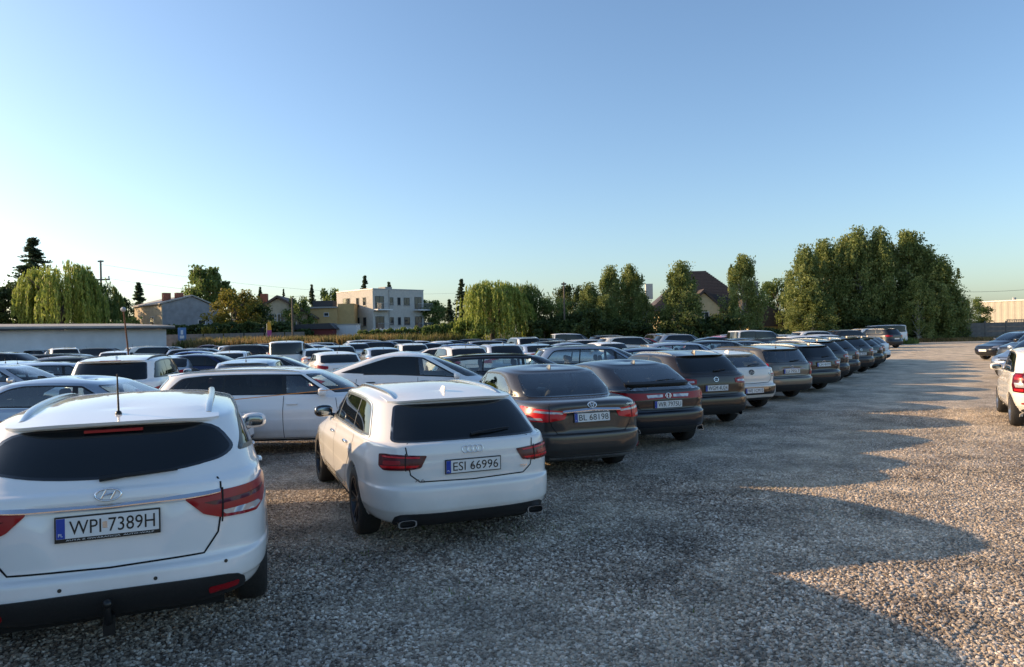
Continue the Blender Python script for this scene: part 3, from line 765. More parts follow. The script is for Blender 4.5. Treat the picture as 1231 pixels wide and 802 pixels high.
    def diffuser(s, z1=.42, z0=.22, amax=42, mat='blackplastic', rise=.0, name='bumper_insert'):
        n = 28; z0 = .224 + s.s['low']; z1 = z1 + s.s['low']; top = [(R(-amax + 2 * amax * i / n), (z1 - z0 + rise * (abs(-1 + 2 * i / n)) ** 3) * (1 - .75 * abs(-1 + 2 * i / n) ** 14) + z0) for i in range(n + 1)]
        pl = [(R(amax + 1), z0)] + top[::-1] + [(R(-amax - 1), z0)]
        s.part(name, s.patch(pl, 'B', off=.011, res=.035 if s.lod < 2 else .15, skirt=.015 if s.lod < 2 else 0)[0], mat)
    def bar(s, pts, depth, mat, name='chrome_strip', proud=.012):
        """smooth trim bar across the tail: pts = (y, z centre, half height) for y >= 0"""
        Y = np.linspace(0, pts[-1][0], 25); X = np.array([s.ang_x(y, np.interp(y, [p[0] for p in pts], [p[1] for p in pts])) for y in Y]); SX = s._sm(Y, X)
        V = []; F = []; n = 48
        for i in range(n + 1):
            y = -pts[-1][0] + 2 * pts[-1][0] * i / n; a_ = abs(y); zc_ = np.interp(a_, [p[0] for p in pts], [p[1] for p in pts]); hh = np.interp(a_, [p[0] for p in pts], [p[2] for p in pts])
            # even polynomial keeps the bar smooth across the middle
            x = float(np.interp(a_, Y, SX))
            for (dx, dz) in ((.01, hh), (-proud * .4, hh), (-proud - depth, hh * .0), (-proud - depth, -hh * .35), (-proud * .6, -hh), (.01, -hh)): V.append((x + dx, y, zc_ + dz))
        for i in range(n):
            for j in range(5): F.append((i * 6 + j, i * 6 + j + 1, (i + 1) * 6 + j + 1, (i + 1) * 6 + j))
        F += [tuple(range(6)), tuple(n * 6 + j for j in range(6))[::-1]]
        s.mb(name, MB().add(V, F), mat, angle=28)
    def _sm(s, Y, X):
        A = np.stack([np.ones_like(Y), Y**2, Y**4, Y**6], 1); c, *_ = np.linalg.lstsq(A, X, rcond=None); return A @ c
    def front(s, o):
        g = s.s; L = g['L']; no = g['nose']; lod = s.lod
        s.quadlamp('headlight', [(.50, no - .10), (.56, no - .015), ('a', 56, no + .055), ('a', 58, no - .02), ('a', 48, no - .12)], 'head_lens', front=True, off=.006, skirt=.01)
        pl = [s.ang(y, z, 1.0, True) for (y, z) in [(-.40, no - .02), (.40, no - .02), (.34, no - .15), (-.34, no - .15)]]
        s.part('grille', s.patch(rounded(pl, .02), 'F', off=.006, res=.1, skirt=.01)[0], 'gloss_black')
        pl = [s.ang(y, z, 1.0, True) for (y, z) in [(-.55, .42), (.55, .42), (.62, .26), (-.62, .26)]]
        s.part('lower_grille', s.patch(rounded(pl, .03), 'F', off=.006, res=.1, skirt=.01)[0], 'blackplastic')
        s.plate(None, 0, .52, front=True)
    def rear(s, o):
        f = o.get('rearfn')
        if f: f(s, o); return
        g = s.s; zb = g['zb']; st = o.get('lamp', 0); k = s.kind
        if st == 0:   # horizontal wrap lamps
            s.quadlamp('tail_light', [(.44, zb - .08), (.45, zb - .17), ('a', 50, zb - .19), ('a', 60, zb - .08), ('a', 48, zb - .03)], 'red_lens', subs=[([(.50, zb - .105), (.50, zb - .145), ('a', 44, zb - .155), ('a', 44, zb - .11)], 'clear_lens', 'reversing_lamp')])
        elif st == 1: # tall corner lamps
            s.quadlamp('tail_light', [(.66, zb + .0), (.60, zb - .30), ('a', 52, zb - .30), ('a', 56, zb - .02), ('a', 52, zb + .06)], 'red_lens', subs=[([(.66, zb - .15), (.64, zb - .21), ('a', 46, zb - .21), ('a', 46, zb - .15)], 'clear_lens', 'reversing_lamp')])
        else:         # vertical van lamps
            s.quadlamp('tail_light', [(.80, zb + .12), (.78, zb - .35), ('a', 46, zb - .35), ('a', 46.5, zb + .12)], 'bright_red')
        s.plate(o.get('plate'), 0, o.get('platez', .80))
        s.diffuser(.40 if k not in ('crossover', 'large_suv') else .52, .22)
        if k != 'saloon' and k != 'electric_crossover' and k not in ('minibus', 'compact_van'):
            s.spoiler(g['tumb'] * g['W'] * .80, .07, .012)
        if k in ('estate', 'large_suv', 'people_carrier') or o.get('rails'): s.rails(o.get('railmat', 'satin'))
        if k != 'electric_crossover': s.antenna(o.get('ant', 'fin' if s.lod < 2 else 'rod'), g['xrt'] + .28)
        if s.lod < 2:
            if k not in ('saloon', 'electric_crossover'): s.wiper(0, g['zrb'] + .03, -.30, g['zrb'] + .055)
            m = s.frame(0, zb - .09, .006); b = s.ring(m, 0, 0, .052, .045, .006)
            if o.get('badge') == 'wings': s.bars(m, [(-.045, .012, 0, -.018), (.045, .012, 0, -.018)], .006, b)
            elif o.get('badge') == 'oval': s.ring(m, 0, .006, .018, .036, .005, b); s.ring(m, 0, .018, .044, .017, .005, b)
            elif o.get('badge') == 'star': s.bars(m, [(0, 0, 0, .04), (0, 0, .036, -.024), (0, 0, -.036, -.024)], .005, b)
            else: s.bars(m, [(-.03, .025, 0, -.03), (.03, .025, 0, -.03), (-.012, .03, .0, .0), (.012, .03, 0, 0)], .004, b)
            s.mb('badge', b, 'chrome')
            if o.get('strip'):
                s.bar([(0, zb - .135, .016), (.42, zb - .14, .012)], .012, 'chrome')
            if o.get('exhaust'):
                for y in o['exhaust']:
                    l, _ = s.hit('B', math.atan2(y, 1), .28); b = MB(); b.tube([(l.x - .02, y, .27), (l.x + .25, y, .27)], .038, 14, False); b.tube([(l.x + .25, y, .27), (l.x - .02, y, .27)], .032, 14, False); s.mb('exhaust_tip', b, 'chrome')
    # --- place one
    def put(s, name, x, y, h, col, label, cat='car', group=None, rear_ref=True, z=0., tilt=0):
        """(x,y) is the middle of the rear bumper, h degrees left of +Y"""
        fx, fy = -math.sin(R(h)), math.cos(R(h)); L = s.s['L']; d = L / 2 if rear_ref else 0
        root = empty(name, (x + fx * d, y + fy * d, z), R(90 + h)); tag(root, label, cat, group)
        objs = []
        for (n, me, pt, par, mtx, lab) in s.parts:
            o = bpy.data.objects.new(n, me); COL.objects.link(o); o.parent = root if par is None else objs[par]
            if mtx is not None: o.matrix_local = mtx
            if pt:
                if not me.materials: me.materials.append(P['white'])
                o.material_slots[0].link = 'OBJECT'; o.material_slots[0].material = P[col]
            if lab: o['label'] = lab
            objs.append(o)
        CARS.append((label, x + fx * d, y + fy * d, L, s.s['W'] * 2, h)); return root
CARS = []
_tm = {}
def tyre_mesh(lod):
    if ('t', lod) in _tm: return _tm[('t', lod)]
    n = 40 if lod < 2 else 14; b = MB(); w = .1075
    b.lathe([(.215, -w * .9), (.25, -w), (.30, -w), (.322, -w * .8), (.33, -w * .4), (.33, w * .4), (.322, w * .8), (.30, w), (.25, w), (.225, w * .92), (.215, w * .8)], n)
    me = b.mesh('tyre', M['tyre'], angle=60); _tm[('t', lod)] = me; return me
def rim_mesh(style, lod):
    k = (style, lod)
    if k in _tm: return _tm[k]
    b = MB(); n = 40 if lod < 2 else 14; w = .1075
    b.lathe([(.222, w * .9), (.226, w * .98), (.214, w * .96), (.205, w * .6), (.20, -w * .5), (.20, -w * .6)], n)
    b.lathe([(.19, -.01), (.0, -.01)], n)
    b.lathe([(.0, w * .72), (.03, w * .72), (.045, w * .6), (.05, w * .2)], 16)
    if lod < 2:
        for i in range(5 if style < 2 else 10):
            a0 = 2 * math.pi * i / (5 if style < 2 else 10)
            for da in ((-.14, .14) if style < 1 else (0,)):
                t0, t1 = a0 + da * .6, a0 + da * 1.6; ws = .014 if style != 1 else .030
                c0 = Vector((.035 * math.cos(t0), 0, .035 * math.sin(t0))); c1 = Vector((.208 * math.cos(t1), 0, .208 * math.sin(t1))); d = (c1 - c0).normalized(); sd = Vector((-d.z, 0, d.x))
                V = []
                for (c, y0, y1, k_) in ((c0, w * .3, w * .68, 1.2), (c1, w * .35, w * .9, 1)):
                    V += [c - sd * ws * k_ + Vector((0, y0, 0)), c + sd * ws * k_ + Vector((0, y0, 0)), c + sd * ws * k_ * .7 + Vector((0, y1, 0)), c - sd * ws * k_ * .7 + Vector((0, y1, 0))]
                b.add(V, [(0, 1, 5, 4), (1, 2, 6, 5), (2, 3, 7, 6), (3, 0, 4, 7)])
    else:
        for i in range(5):
            a0 = 2 * math.pi * i / 5; m = Matrix.Rotation(a0, 4, 'Y'); b.box((0, w * .4, -.025), (.205, w * .8, .025), m)
    me = b.mesh('rim', M['rim_silver' if style != 3 else 'rim_dark'] if style != 0 else M['rim_dark'], angle=30); _tm[k] = me; return me
_protos = {}
def proto(key, kind, lod, **o):
    if key not in _protos: _protos[key] = Car(kind, lod).build(o)
    return _protos[key]
# ================================================================= THE CARS ONE SEES FROM CLOSE BY
def rear_hero_estate(s, o):
    s.quadlamp('tail_light', [(.40, .955), (.50, .86), (.60, .825), ('a', 47, .815), ('a', 53, .86), ('a', 63, .985), ('a', 61, 1.02), ('a', 50, .995), (.56, .985)], 'red_lens', off=.012, res=.03,
               subs=[([(.60, .868), (.62, .843), ('a', 46, .833), ('a', 50, .855), ('a', 48, .875)], 'clear_lens', 'reversing_lamp'),
                     ([(.50, .925), (.56, .905), ('a', 50, .92), ('a', 55, .955), ('a', 48, .945)], 'dark_red_lens', 'lamp_band')])
    s.bar([(0, .958, .020), (.40, .967, .020), (.60, .982, .015)], .012, 'chrome', proud=.018)
    for q in (1, -1): s.part('lamp_gap', s.strip([s.ang(q * .605, 1.0), s.ang(q * .60, .80)], 'B', .010, off=.0165), 'gap')
    s.plate('WPI 7389H', 0, .858, dealer='AUTA Z GWARANCJĄ  AUTO-WALP')
    m = s.frame(0, 1.025, .008); b = s.ring(m, 0, 0, .066, .034, .0055)
    s.bars(m, [(-.036, -.018, -.012, .026), (.012, -.026, .036, .018), (-.026, -.004, .026, .008)], .006, b); s.mb('badge', b, 'chrome', angle=60)
    s.diffuser(.40, .20, 43, rise=-.02)
    s.quadlamp('reflector', [(.52, .43), (.52, .39), ('a', 38, .40), ('a', 38, .435)], 'red_lens', off=.018, skirt=.008)
    for y, z in ((.62, .565), (-.62, .565), (.24, .53), (-.24, .53)):
        mm = s.frame(y, z, .001); V = [mm @ Vector((.011 * math.cos(t), .011 * math.sin(t), .002)) for t in np.linspace(0, 2 * math.pi, 13)[:-1]]; s.mb('parking_sensor', MB().add(V, [tuple(range(12))]), 'trim')
    s.spoiler(.60, .10, .012, x_in=.30)
    l = s.ang_x(0, 1.36); b = MB(); b.box((l - .035, -.16, 1.352), (l + .03, .16, 1.368)); s.mb('brake_light', b, 'red_lens')
    s.rails('satin', .04, .015); s.antenna('rod', .62)
    s.wiper(.05, 1.10, -.36, 1.115, .013)
    b = MB(); b.tube([(.14, 0, .36), (-.03, 0, .33), (-.06, 0, .37), (-.06, 0, .425)], [.022, .022, .02, .016], 10); b.ell((-.06, 0, .44), (.026, .026, .026), 2, 12, 8)
    b.box((-.02, -.03, .25), (.01, .03, .36)); s.mb('tow_bar', b, 'trim', angle=50)
def rear_sport_estate(s, o):
    s.quadlamp('tail_light', [(.43, .905), (.49, .80), (.60, .785), ('a', 45, .785), ('a', 48, .82), ('a', 48.5, .925), ('a', 45, .93)], 'dark_red_lens', off=.012, res=.03,
               subs=[([(.50, .825), (.53, .808), ('a', 46, .806), ('a', 47, .825)], 'bright_red', 'lamp_band'), ([(.49, .895), (.50, .882), ('a', 46, .90), ('a', 46, .913)], 'bright_red', 'lamp_band'),
                     ([(.66, .868), (.66, .835), ('a', 45, .835), ('a', 45, .868)], 'red_lens', 'lamp_band')])
    for q in (1, -1): s.part('lamp_gap', s.strip([s.ang(q * .615, .93), s.ang(q * .62, .78)], 'B', .009, off=.0165), 'gap')
    s.plate('ESI 66996', 0, .79)
    m = s.frame(0, .935, .009); b = MB()
    for i in range(4): s.ring(m, -.069 + .046 * i, 0, .031, .031, .0042, b)
    s.mb('badge', b, 'chrome', angle=60)
    s.inst('lettering', text_mesh('A6', .085, .026, M['chrome'], .004), s.frame(.50, .69, .006) , None)
    s.inst('lettering', text_mesh('TDI', .075, .022, M['chrome'], .004), s.frame(-.50, .74, .006), None)
    s.diffuser(.345, .20, 43, mat='blackplastic', rise=.02)
    for sg in (1, -1):
        b = MB(); l, _ = s.hit('B', math.atan2(sg * .62, 1), .33); n = 20
        for (k0, rx, ry) in ((0, .085, .034),):
            f = lambda a: math.copysign(abs(a) ** .6, a)
            V = []; F = []
            for (dx, q) in ((.12, 1), (-.03, 1), (-.03, .84), (.10, .80)):
                for i in range(n): t = 2 * math.pi * i / n; V.append((l.x + dx, sg * .62 + rx * q * f(math.cos(t)), .31 + ry * (q * 1.0) * f(math.sin(t))))
            for j in range(3):
                for i in range(n): F.append((j * n + i, j * n + (i + 1) % n, (j + 1) * n + (i + 1) % n, (j + 1) * n + i))
            b.add(V, F)
        i = s.mb('exhaust_tip', b, 'chrome', angle=35)
        b = MB(); b.box((l.x + .02, sg * .62 - .08, .285), (l.x + .06, sg * .62 + .08, .335)); s.mb('exhaust_cavity', b, 'under', i)
    s.spoiler(.64, .10, .010, x_in=.30); s.rails('satin', .032, .014, xa=.12); s.antenna('fin', .98, 'PAINT')
    l, n = s.hit('B', R(0), 1.04, 2.4); s.wiper(-.02, 1.045, -.42, 1.075, .011)
    for y, z in ((.66, .50), (-.66, .50), (.24, .475), (-.24, .475)):
        mm = s.frame(y, z, .001); V = [mm @ Vector((.010 * math.cos(t), .010 * math.sin(t), .0015)) for t in np.linspace(0, 2 * math.pi, 13)[:-1]]; s.mb('parking_sensor', MB().add(V, [tuple(range(12))]), 'PAINT')
def rear_saloon(s, o):
    s.quadlamp('tail_light', [(.36, .93), (.40, .83), (.60, .80), ('a', 50, .80), ('a', 58, .84), ('a', 66, .965), ('a', 60, .99), (.60, .955)], 'bright_red', off=.012, res=.03,
               subs=[([(.40, .92), (.43, .895), (.62, .905), ('a', 46, .92), ('a', 44, .945)], 'clear_lens', 'reversing_lamp'), ([(.70, .85), (.68, .82), ('a', 50, .82), ('a', 54, .85)], 'clear_lens', 'indicator_lamp')])
    s.bar([(0, .938, .026), (.40, .920, .024), (.43, .918, .018)], .014, 'chrome', proud=.018)
    for q in (1, -1): s.part('lamp_gap', s.strip([s.ang(q * .60, .965), s.ang(q * .61, .79)], 'B', .010, off=.0165), 'gap')
    s.plate('BL 68198', 0, .835)
    m = s.frame(0, 1.0, .008); b = s.ring(m, 0, 0, .062, .042, .006); s.ring(m, 0, .004, .02, .036, .0045, b); s.ring(m, 0, .018, .045, .016, .0045, b); s.mb('badge', b, 'chrome', angle=60)
    s.inst('lettering', text_mesh('COROLLA', .16, .018, M['chrome'], .003), s.frame(-.60, .985, .005))
    s.diffuser(.30, .21, 45, mat='PAINT', name='bumper_skirt'); 
    pl = [s.ang(y, z) for (y, z) in [(-.60, .325), (.60, .325), (.60, .305), (-.60, .305)]]
    s.part('bumper_trim', s.patch(pl, 'B', off=.012, res=.05, skirt=.01)[0], 'satin')
    s.quadlamp('reflector', [('a', 44, .43), ('a', 43, .37), ('a', 48, .37), ('a', 50, .43)], 'red_lens', off=.010, skirt=.008)
    s.antenna('fin', 1.55, 'PAINT')
def rear_coupe_hatch(s, o):
    s.quadlamp('tail_light', [(0.0, .93), (0.0, .85), (.60, .83), ('a', 46, .80), ('a', 60, .93), ('a', 58, .975), ('a', 48, .955)], 'red_lens', off=.012, res=.04,
               subs=[([(.10, .915), (.10, .870), (.38, .862), (.40, .912)], 'clear_lens', 'reversing_lamp'), ([(.70, .92), (.68, .86), ('a', 48, .85), ('a', 50, .92)], 'bright_red', 'lamp_band'), ([('a', 52, .93), ('a', 51, .88), ('a', 56, .92), ('a', 57, .955)], 'clear_lens', 'indicator_lamp')])
    s.plate('WR 7975U', 0, .755); s.plateband = 1
    m = s.frame(0, .892, .024); b = MB(); s.ring(m, 0, 0, .05, .042, .006, b); s.bars(m, [(-.022, -.028, -.028, .03), (.022, -.028, .028, .03), (-.02, 0, .02, 0)], .006, b); s.mb('badge', b, 'chrome', angle=60)
    # split rear window bar and lower glass
    pl = [s.ang(y, z, 2.4) for (y, z) in [(-.60, 1.085), (.60, 1.085), (.61, 1.05), (-.61, 1.05)]]
    s.part('spoiler_bar', s.patch(pl, 'B', cx=2.4, off=.035, res=.04, skirt=.03)[0], 'trim'); s.wiper(.0, 1.10, -.40, 1.112, .011)
    s.diffuser(.34, .21, 46)
    for sg in (1, -1):
        b = MB(); l, _ = s.hit('B', math.atan2(sg * .58, 1), .33); V = []; F = []
        for (dx, q) in ((.10, 1), (-.03, 1), (-.03, .82), (.10, .8)):
            for (a_, c_) in ((-.075, -.03), (.09, -.045), (.06, .045), (-.05, .03)): V.append((l.x + dx, sg * (.60 + a_ * q), .33 + c_ * q))
        for j in range(3):
            for i in range(4): F.append((j * 4 + i, j * 4 + (i + 1) % 4, (j + 1) * 4 + (i + 1) % 4, (j + 1) * 4 + i))
        s.mb('exhaust_tip', b.add(V, F), 'chrome')
    s.antenna('fin', 1.2, 'PAINT')
def rear_black_bumper(s, o):     # white hatchback with a black panel in its bumper
    s.quadlamp('tail_light', [(.50, .90), (.54, .84), ('a', 44, .80), ('a', 54, .86), ('a', 60, .93), ('a', 50, .92)], 'clear_lens', off=.012, res=.035, subs=[([(.56, .885), (.58, .855), ('a', 48, .86), ('a', 50, .89)], 'red_lens', 'lamp_band')])
    m = s.frame(0, .93, .008); b = s.ring(m, 0, 0, .07, .052, .009); s.ring(m, 0, .004, .022, .045, .007, b); s.ring(m, 0, .02, .052, .02, .007, b); s.mb('badge', b, 'gloss_black', angle=60)
    pl = [s.ang(y, z) for (y, z) in [(-.70, .58), (.70, .58), (.62, .40), (-.62, .40)]]
    s.part('bumper_insert', s.patch(rounded(pl, .03), 'B', off=.006, res=.04, skirt=.01)[0], 'gloss_black')
    s.plate('WE 1CM15', 0, .50); s.diffuser(.28, .20, 40, name='bumper_skirt'); s.spoiler(.58, .09, .012); s.wiper(.0, 1.07, -.34, 1.09, .011); s.antenna('fin', 1.0, 'PAINT')
def rear_city_car(s, o):
    pl = [s.ang(y, z) for (y, z) in [(-.60, 1.0), (.60, 1.0), (.52, .84), (-.52, .84)]]
    s.part('tailgate_glass', s.patch(rounded(pl, .03), 'B', off=.006, res=.05, skirt=.008)[0], 'gloss_black')
    s.quadlamp('tail_light', [(.60, 1.02), (.55, .70), (.60, .66), ('a', 46, .67), ('a', 48, .80), ('a', 48, 1.02)], 'dark_red_lens', off=.012, res=.035,
               subs=[([(.63, .99), (.60, .90), ('a', 44, .90), ('a', 45.5, .99)], 'red_lens', 'lamp_band'), ([(.62, .84), (.60, .76), ('a', 42, .76), ('a', 44, .84)], 'clear_lens', 'reversing_lamp'), ([(.62, .73), (.62, .69), ('a', 43, .69), ('a', 44, .73)], 'bright_red', 'lamp_band')])
    s.quadlamp('reflector', [(.46, .475), (.46, .445), (.66, .45), (.66, .48)], 'red_lens', off=.010, skirt=.008)
    s.plate('WX 4473C', 0, .62); s.diffuser(.33, .2, 40); s.spoiler(.55, .07, .01); s.wiper(0, 1.01, -.28, 1.03, .01)
    m = s.frame(0, .92, .012); b = s.ring(m, 0, 0, .045, .045, .006); s.bars(m, [(-.03, .025, 0, -.03), (.03, .025, 0, -.03), (-.012, .03, 0, 0), (.012, .03, 0, 0)], .004, b); s.mb('badge', b, 'chrome')
def rear_big_suv(s, o):
    s.quadlamp('tail_light', [(.52, 1.0), (.54, .90), ('a', 46, .89), ('a', 60, .96), ('a', 62, 1.04), ('a', 48, 1.01)], 'red_lens', off=.012, res=.035, subs=[([(.58, .96), (.58, .92), ('a', 48, .915), ('a', 50, .955)], 'clear_lens', 'reversing_lamp')])
    s.plate('WE 5241W', 0, .80); m = s.frame(0, 1.08, .008); b = s.ring(m, 0, 0, .062, .03, .004); s.mb('badge', b, 'chrome', angle=60)
    s.inst('lettering', text_mesh('KIA', .08, .03, M['chrome'], .004), m)
    s.diffuser(.48, .24, 46); s.spoiler(.62, .09, .012, x_in=.3); s.rails('trim'); s.antenna('fin', .8, 'PAINT')
    l = s.ang_x(0, 1.555); b = MB(); b.box((l - .07, -.2, 1.578), (l + .03, .2, 1.592)); s.mb('brake_light', b, 'red_lens')
# ================================================================= GROUND
def gravel_mat(name, scale, dusty):
    m, nt, b = newmat(name); tc = N(nt, "ShaderNodeTexCoord"); b.inputs['Roughness'].default_value = .85
    v = N(nt, "ShaderNodeTexVoronoi"); v.inputs['Scale'].default_value = scale; nt.links.new(tc.outputs['Object'], v.inputs['Vector'])
    v2 = N(nt, "ShaderNodeTexVoronoi"); v2.inputs['Scale'].default_value = scale * .37; nt.links.new(tc.outputs['Object'], v2.inputs['Vector'])
    sx = N(nt, "ShaderNodeSeparateColor"); nt.links.new(v.outputs['Color'], sx.inputs[0])
    c = ramp(nt, sx.outputs[0], STONES)
    n = N(nt, "ShaderNodeTexNoise"); n.inputs['Scale'].default_value = .35; n.inputs['Detail'].default_value = 8; n.inputs['Roughness'].default_value = .62
    nt.links.new(tc.outputs['Object'], n.inputs['Vector'])
    mr = N(nt, "ShaderNodeMapRange"); mr.inputs['From Min'].default_value = .42; mr.inputs['From Max'].default_value = .62; mr.inputs['To Min'].default_value = dusty[0]; mr.inputs['To Max'].default_value = dusty[1]
    nt.links.new(n.outputs[0], mr.inputs['Value'])
    mx = N(nt, "ShaderNodeMix", data_type='RGBA'); nt.links.new(mr.outputs[0], mx.inputs['Factor']); nt.links.new(c, mx.inputs['A'])
    mx.inputs['B'].default_value = (.66, .555, .405, 1)
    nv = N(nt, "ShaderNodeTexNoise"); nv.inputs['Scale'].default_value = 1.1; nv.inputs['Detail'].default_value = 7; nv.inputs['Roughness'].default_value = .7; nt.links.new(tc.outputs['Object'], nv.inputs['Vector'])
    mv = N(nt, "ShaderNodeMapRange"); mv.inputs['From Min'].default_value = .34; mv.inputs['From Max'].default_value = .66; mv.inputs['To Min'].default_value = .52; mv.inputs['To Max'].default_value = 1.3; nt.links.new(nv.outputs[0], mv.inputs['Value'])
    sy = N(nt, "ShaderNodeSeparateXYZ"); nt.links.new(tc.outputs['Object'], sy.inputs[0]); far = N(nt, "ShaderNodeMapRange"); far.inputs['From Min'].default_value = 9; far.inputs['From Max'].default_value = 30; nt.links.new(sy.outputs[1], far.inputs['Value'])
    dt = N(nt, "ShaderNodeVectorMath", operation='DOT_PRODUCT'); dt.inputs[1].default_value = (.8526, -.5225, 0); nt.links.new(sy.inputs[0].links[0].from_socket, dt.inputs[0])
    wv = N(nt, "ShaderNodeMath", operation='MULTIPLY_ADD'); wv.inputs[1].default_value = 1.6; nt.links.new(nv.outputs[0], wv.inputs[0]); nt.links.new(dt.outputs['Value'], wv.inputs[2])
    um = N(nt, "ShaderNodeMapRange"); um.inputs['From Min'].default_value = -3.5; um.inputs['From Max'].default_value = 4.5; nt.links.new(wv.outputs[0], um.inputs['Value'])
    tk = ramp(nt, um.outputs[0], [(0, (0, 0, 0)), (.28, (0, 0, 0)), (.34, (.42, .42, .42)), (.39, (.05, .05, .05)), (.50, (.08, .08, .08)), (.55, (.42, .42, .42)), (.61, (.02, .02, .02)), (1, (0, 0, 0))])
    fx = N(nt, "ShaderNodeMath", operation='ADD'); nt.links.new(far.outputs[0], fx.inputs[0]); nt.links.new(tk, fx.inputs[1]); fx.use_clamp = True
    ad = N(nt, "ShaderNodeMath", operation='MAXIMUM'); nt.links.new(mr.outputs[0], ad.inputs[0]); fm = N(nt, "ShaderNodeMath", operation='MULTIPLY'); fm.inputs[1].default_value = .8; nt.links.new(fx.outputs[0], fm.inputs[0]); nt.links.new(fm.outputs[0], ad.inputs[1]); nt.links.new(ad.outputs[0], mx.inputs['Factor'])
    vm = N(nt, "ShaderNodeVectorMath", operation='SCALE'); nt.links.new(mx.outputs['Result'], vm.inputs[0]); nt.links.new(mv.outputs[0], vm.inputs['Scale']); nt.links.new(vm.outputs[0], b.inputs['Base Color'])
    mth = N(nt, "ShaderNodeMath", operation='ADD'); nt.links.new(v.outputs['Distance'], mth.inputs[0]); nt.links.new(v2.outputs['Distance'], mth.inputs[1])
    bp = N(nt, "ShaderNodeBump"); bp.inputs['Strength'].default_value = .9; bp.inputs['Distance'].default_value = .02; bp.invert = True
    nt.links.new(mth.outputs[0], bp.inputs['Height']); nt.links.new(bp.outputs[0], b.inputs['Normal']); return m
STONES = [(0, (.08, .058, .042)), (.25, (.215, .170, .130)), (.5, (.345, .280, .215)), (.75, (.47, .395, .31)), (1, (.74, .66, .56))]
grassm = bumped('field_soil', (.11, .10, .05), .95, 3, .5, .05, .4)
me = mesh('terrain', [(-900, -300, -.02), (900, -300, -.02), (900, 1600, -.02), (-900, 1600, -.02)], [(0, 1, 2, 3)], grassm)
tag(link('terrain', me), kind='structure')
def sheet(name, poly, z, mat, step=None, bump=0):
    if not step: me = mesh(name, [(x, y, z) for x, y in poly], [tuple(range(len(poly)))], mat)
    else:
        x0, y0 = poly[0]; x1, y1 = poly[2]; nx = int((x1 - x0) / step); ny = int((y1 - y0) / step)
        X, Y = np.meshgrid(np.linspace(x0, x1, nx + 1), np.linspace(y0, y1, ny + 1))
        Z = z + bump * (np.sin(X * .7 + 1.3 * np.sin(Y * .31)) * np.sin(Y * .53 + np.sin(X * .4)))
        V = np.stack([X.ravel(), Y.ravel(), Z.ravel()], 1); I = np.arange(ny)[:, None] * (nx + 1) + np.arange(nx)[None]
        me = mesh(name, V, np.stack([I, I + 1, I + nx + 2, I + nx + 1], -1).reshape(-1, 4), mat, True)
    return tag(link(name, me), kind='structure')
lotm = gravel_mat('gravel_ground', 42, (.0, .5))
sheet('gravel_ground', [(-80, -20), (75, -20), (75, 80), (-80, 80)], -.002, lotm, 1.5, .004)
ex0, ex1 = at(200, 66), at(566, 66)
tag(link('embankment', mesh('embankment', [(ex0, 62.5, -.05), (ex1, 65, -.05), (ex1 - .5, 68.5, 1.0), (ex0 - 1, 66.5, 1.05), (ex1 + 2, 125, 1.2), (ex0 - 12, 125, 1.2), (ex0 - 14, 125, -.05), (ex1 + 5, 125, -.05), (ex1 + 2, 65, -.05)], [(0, 1, 2, 3), (3, 2, 4, 5), (0, 3, 5, 6), (1, 8, 7, 4), (1, 4, 2)], grassm, False)), kind='structure')
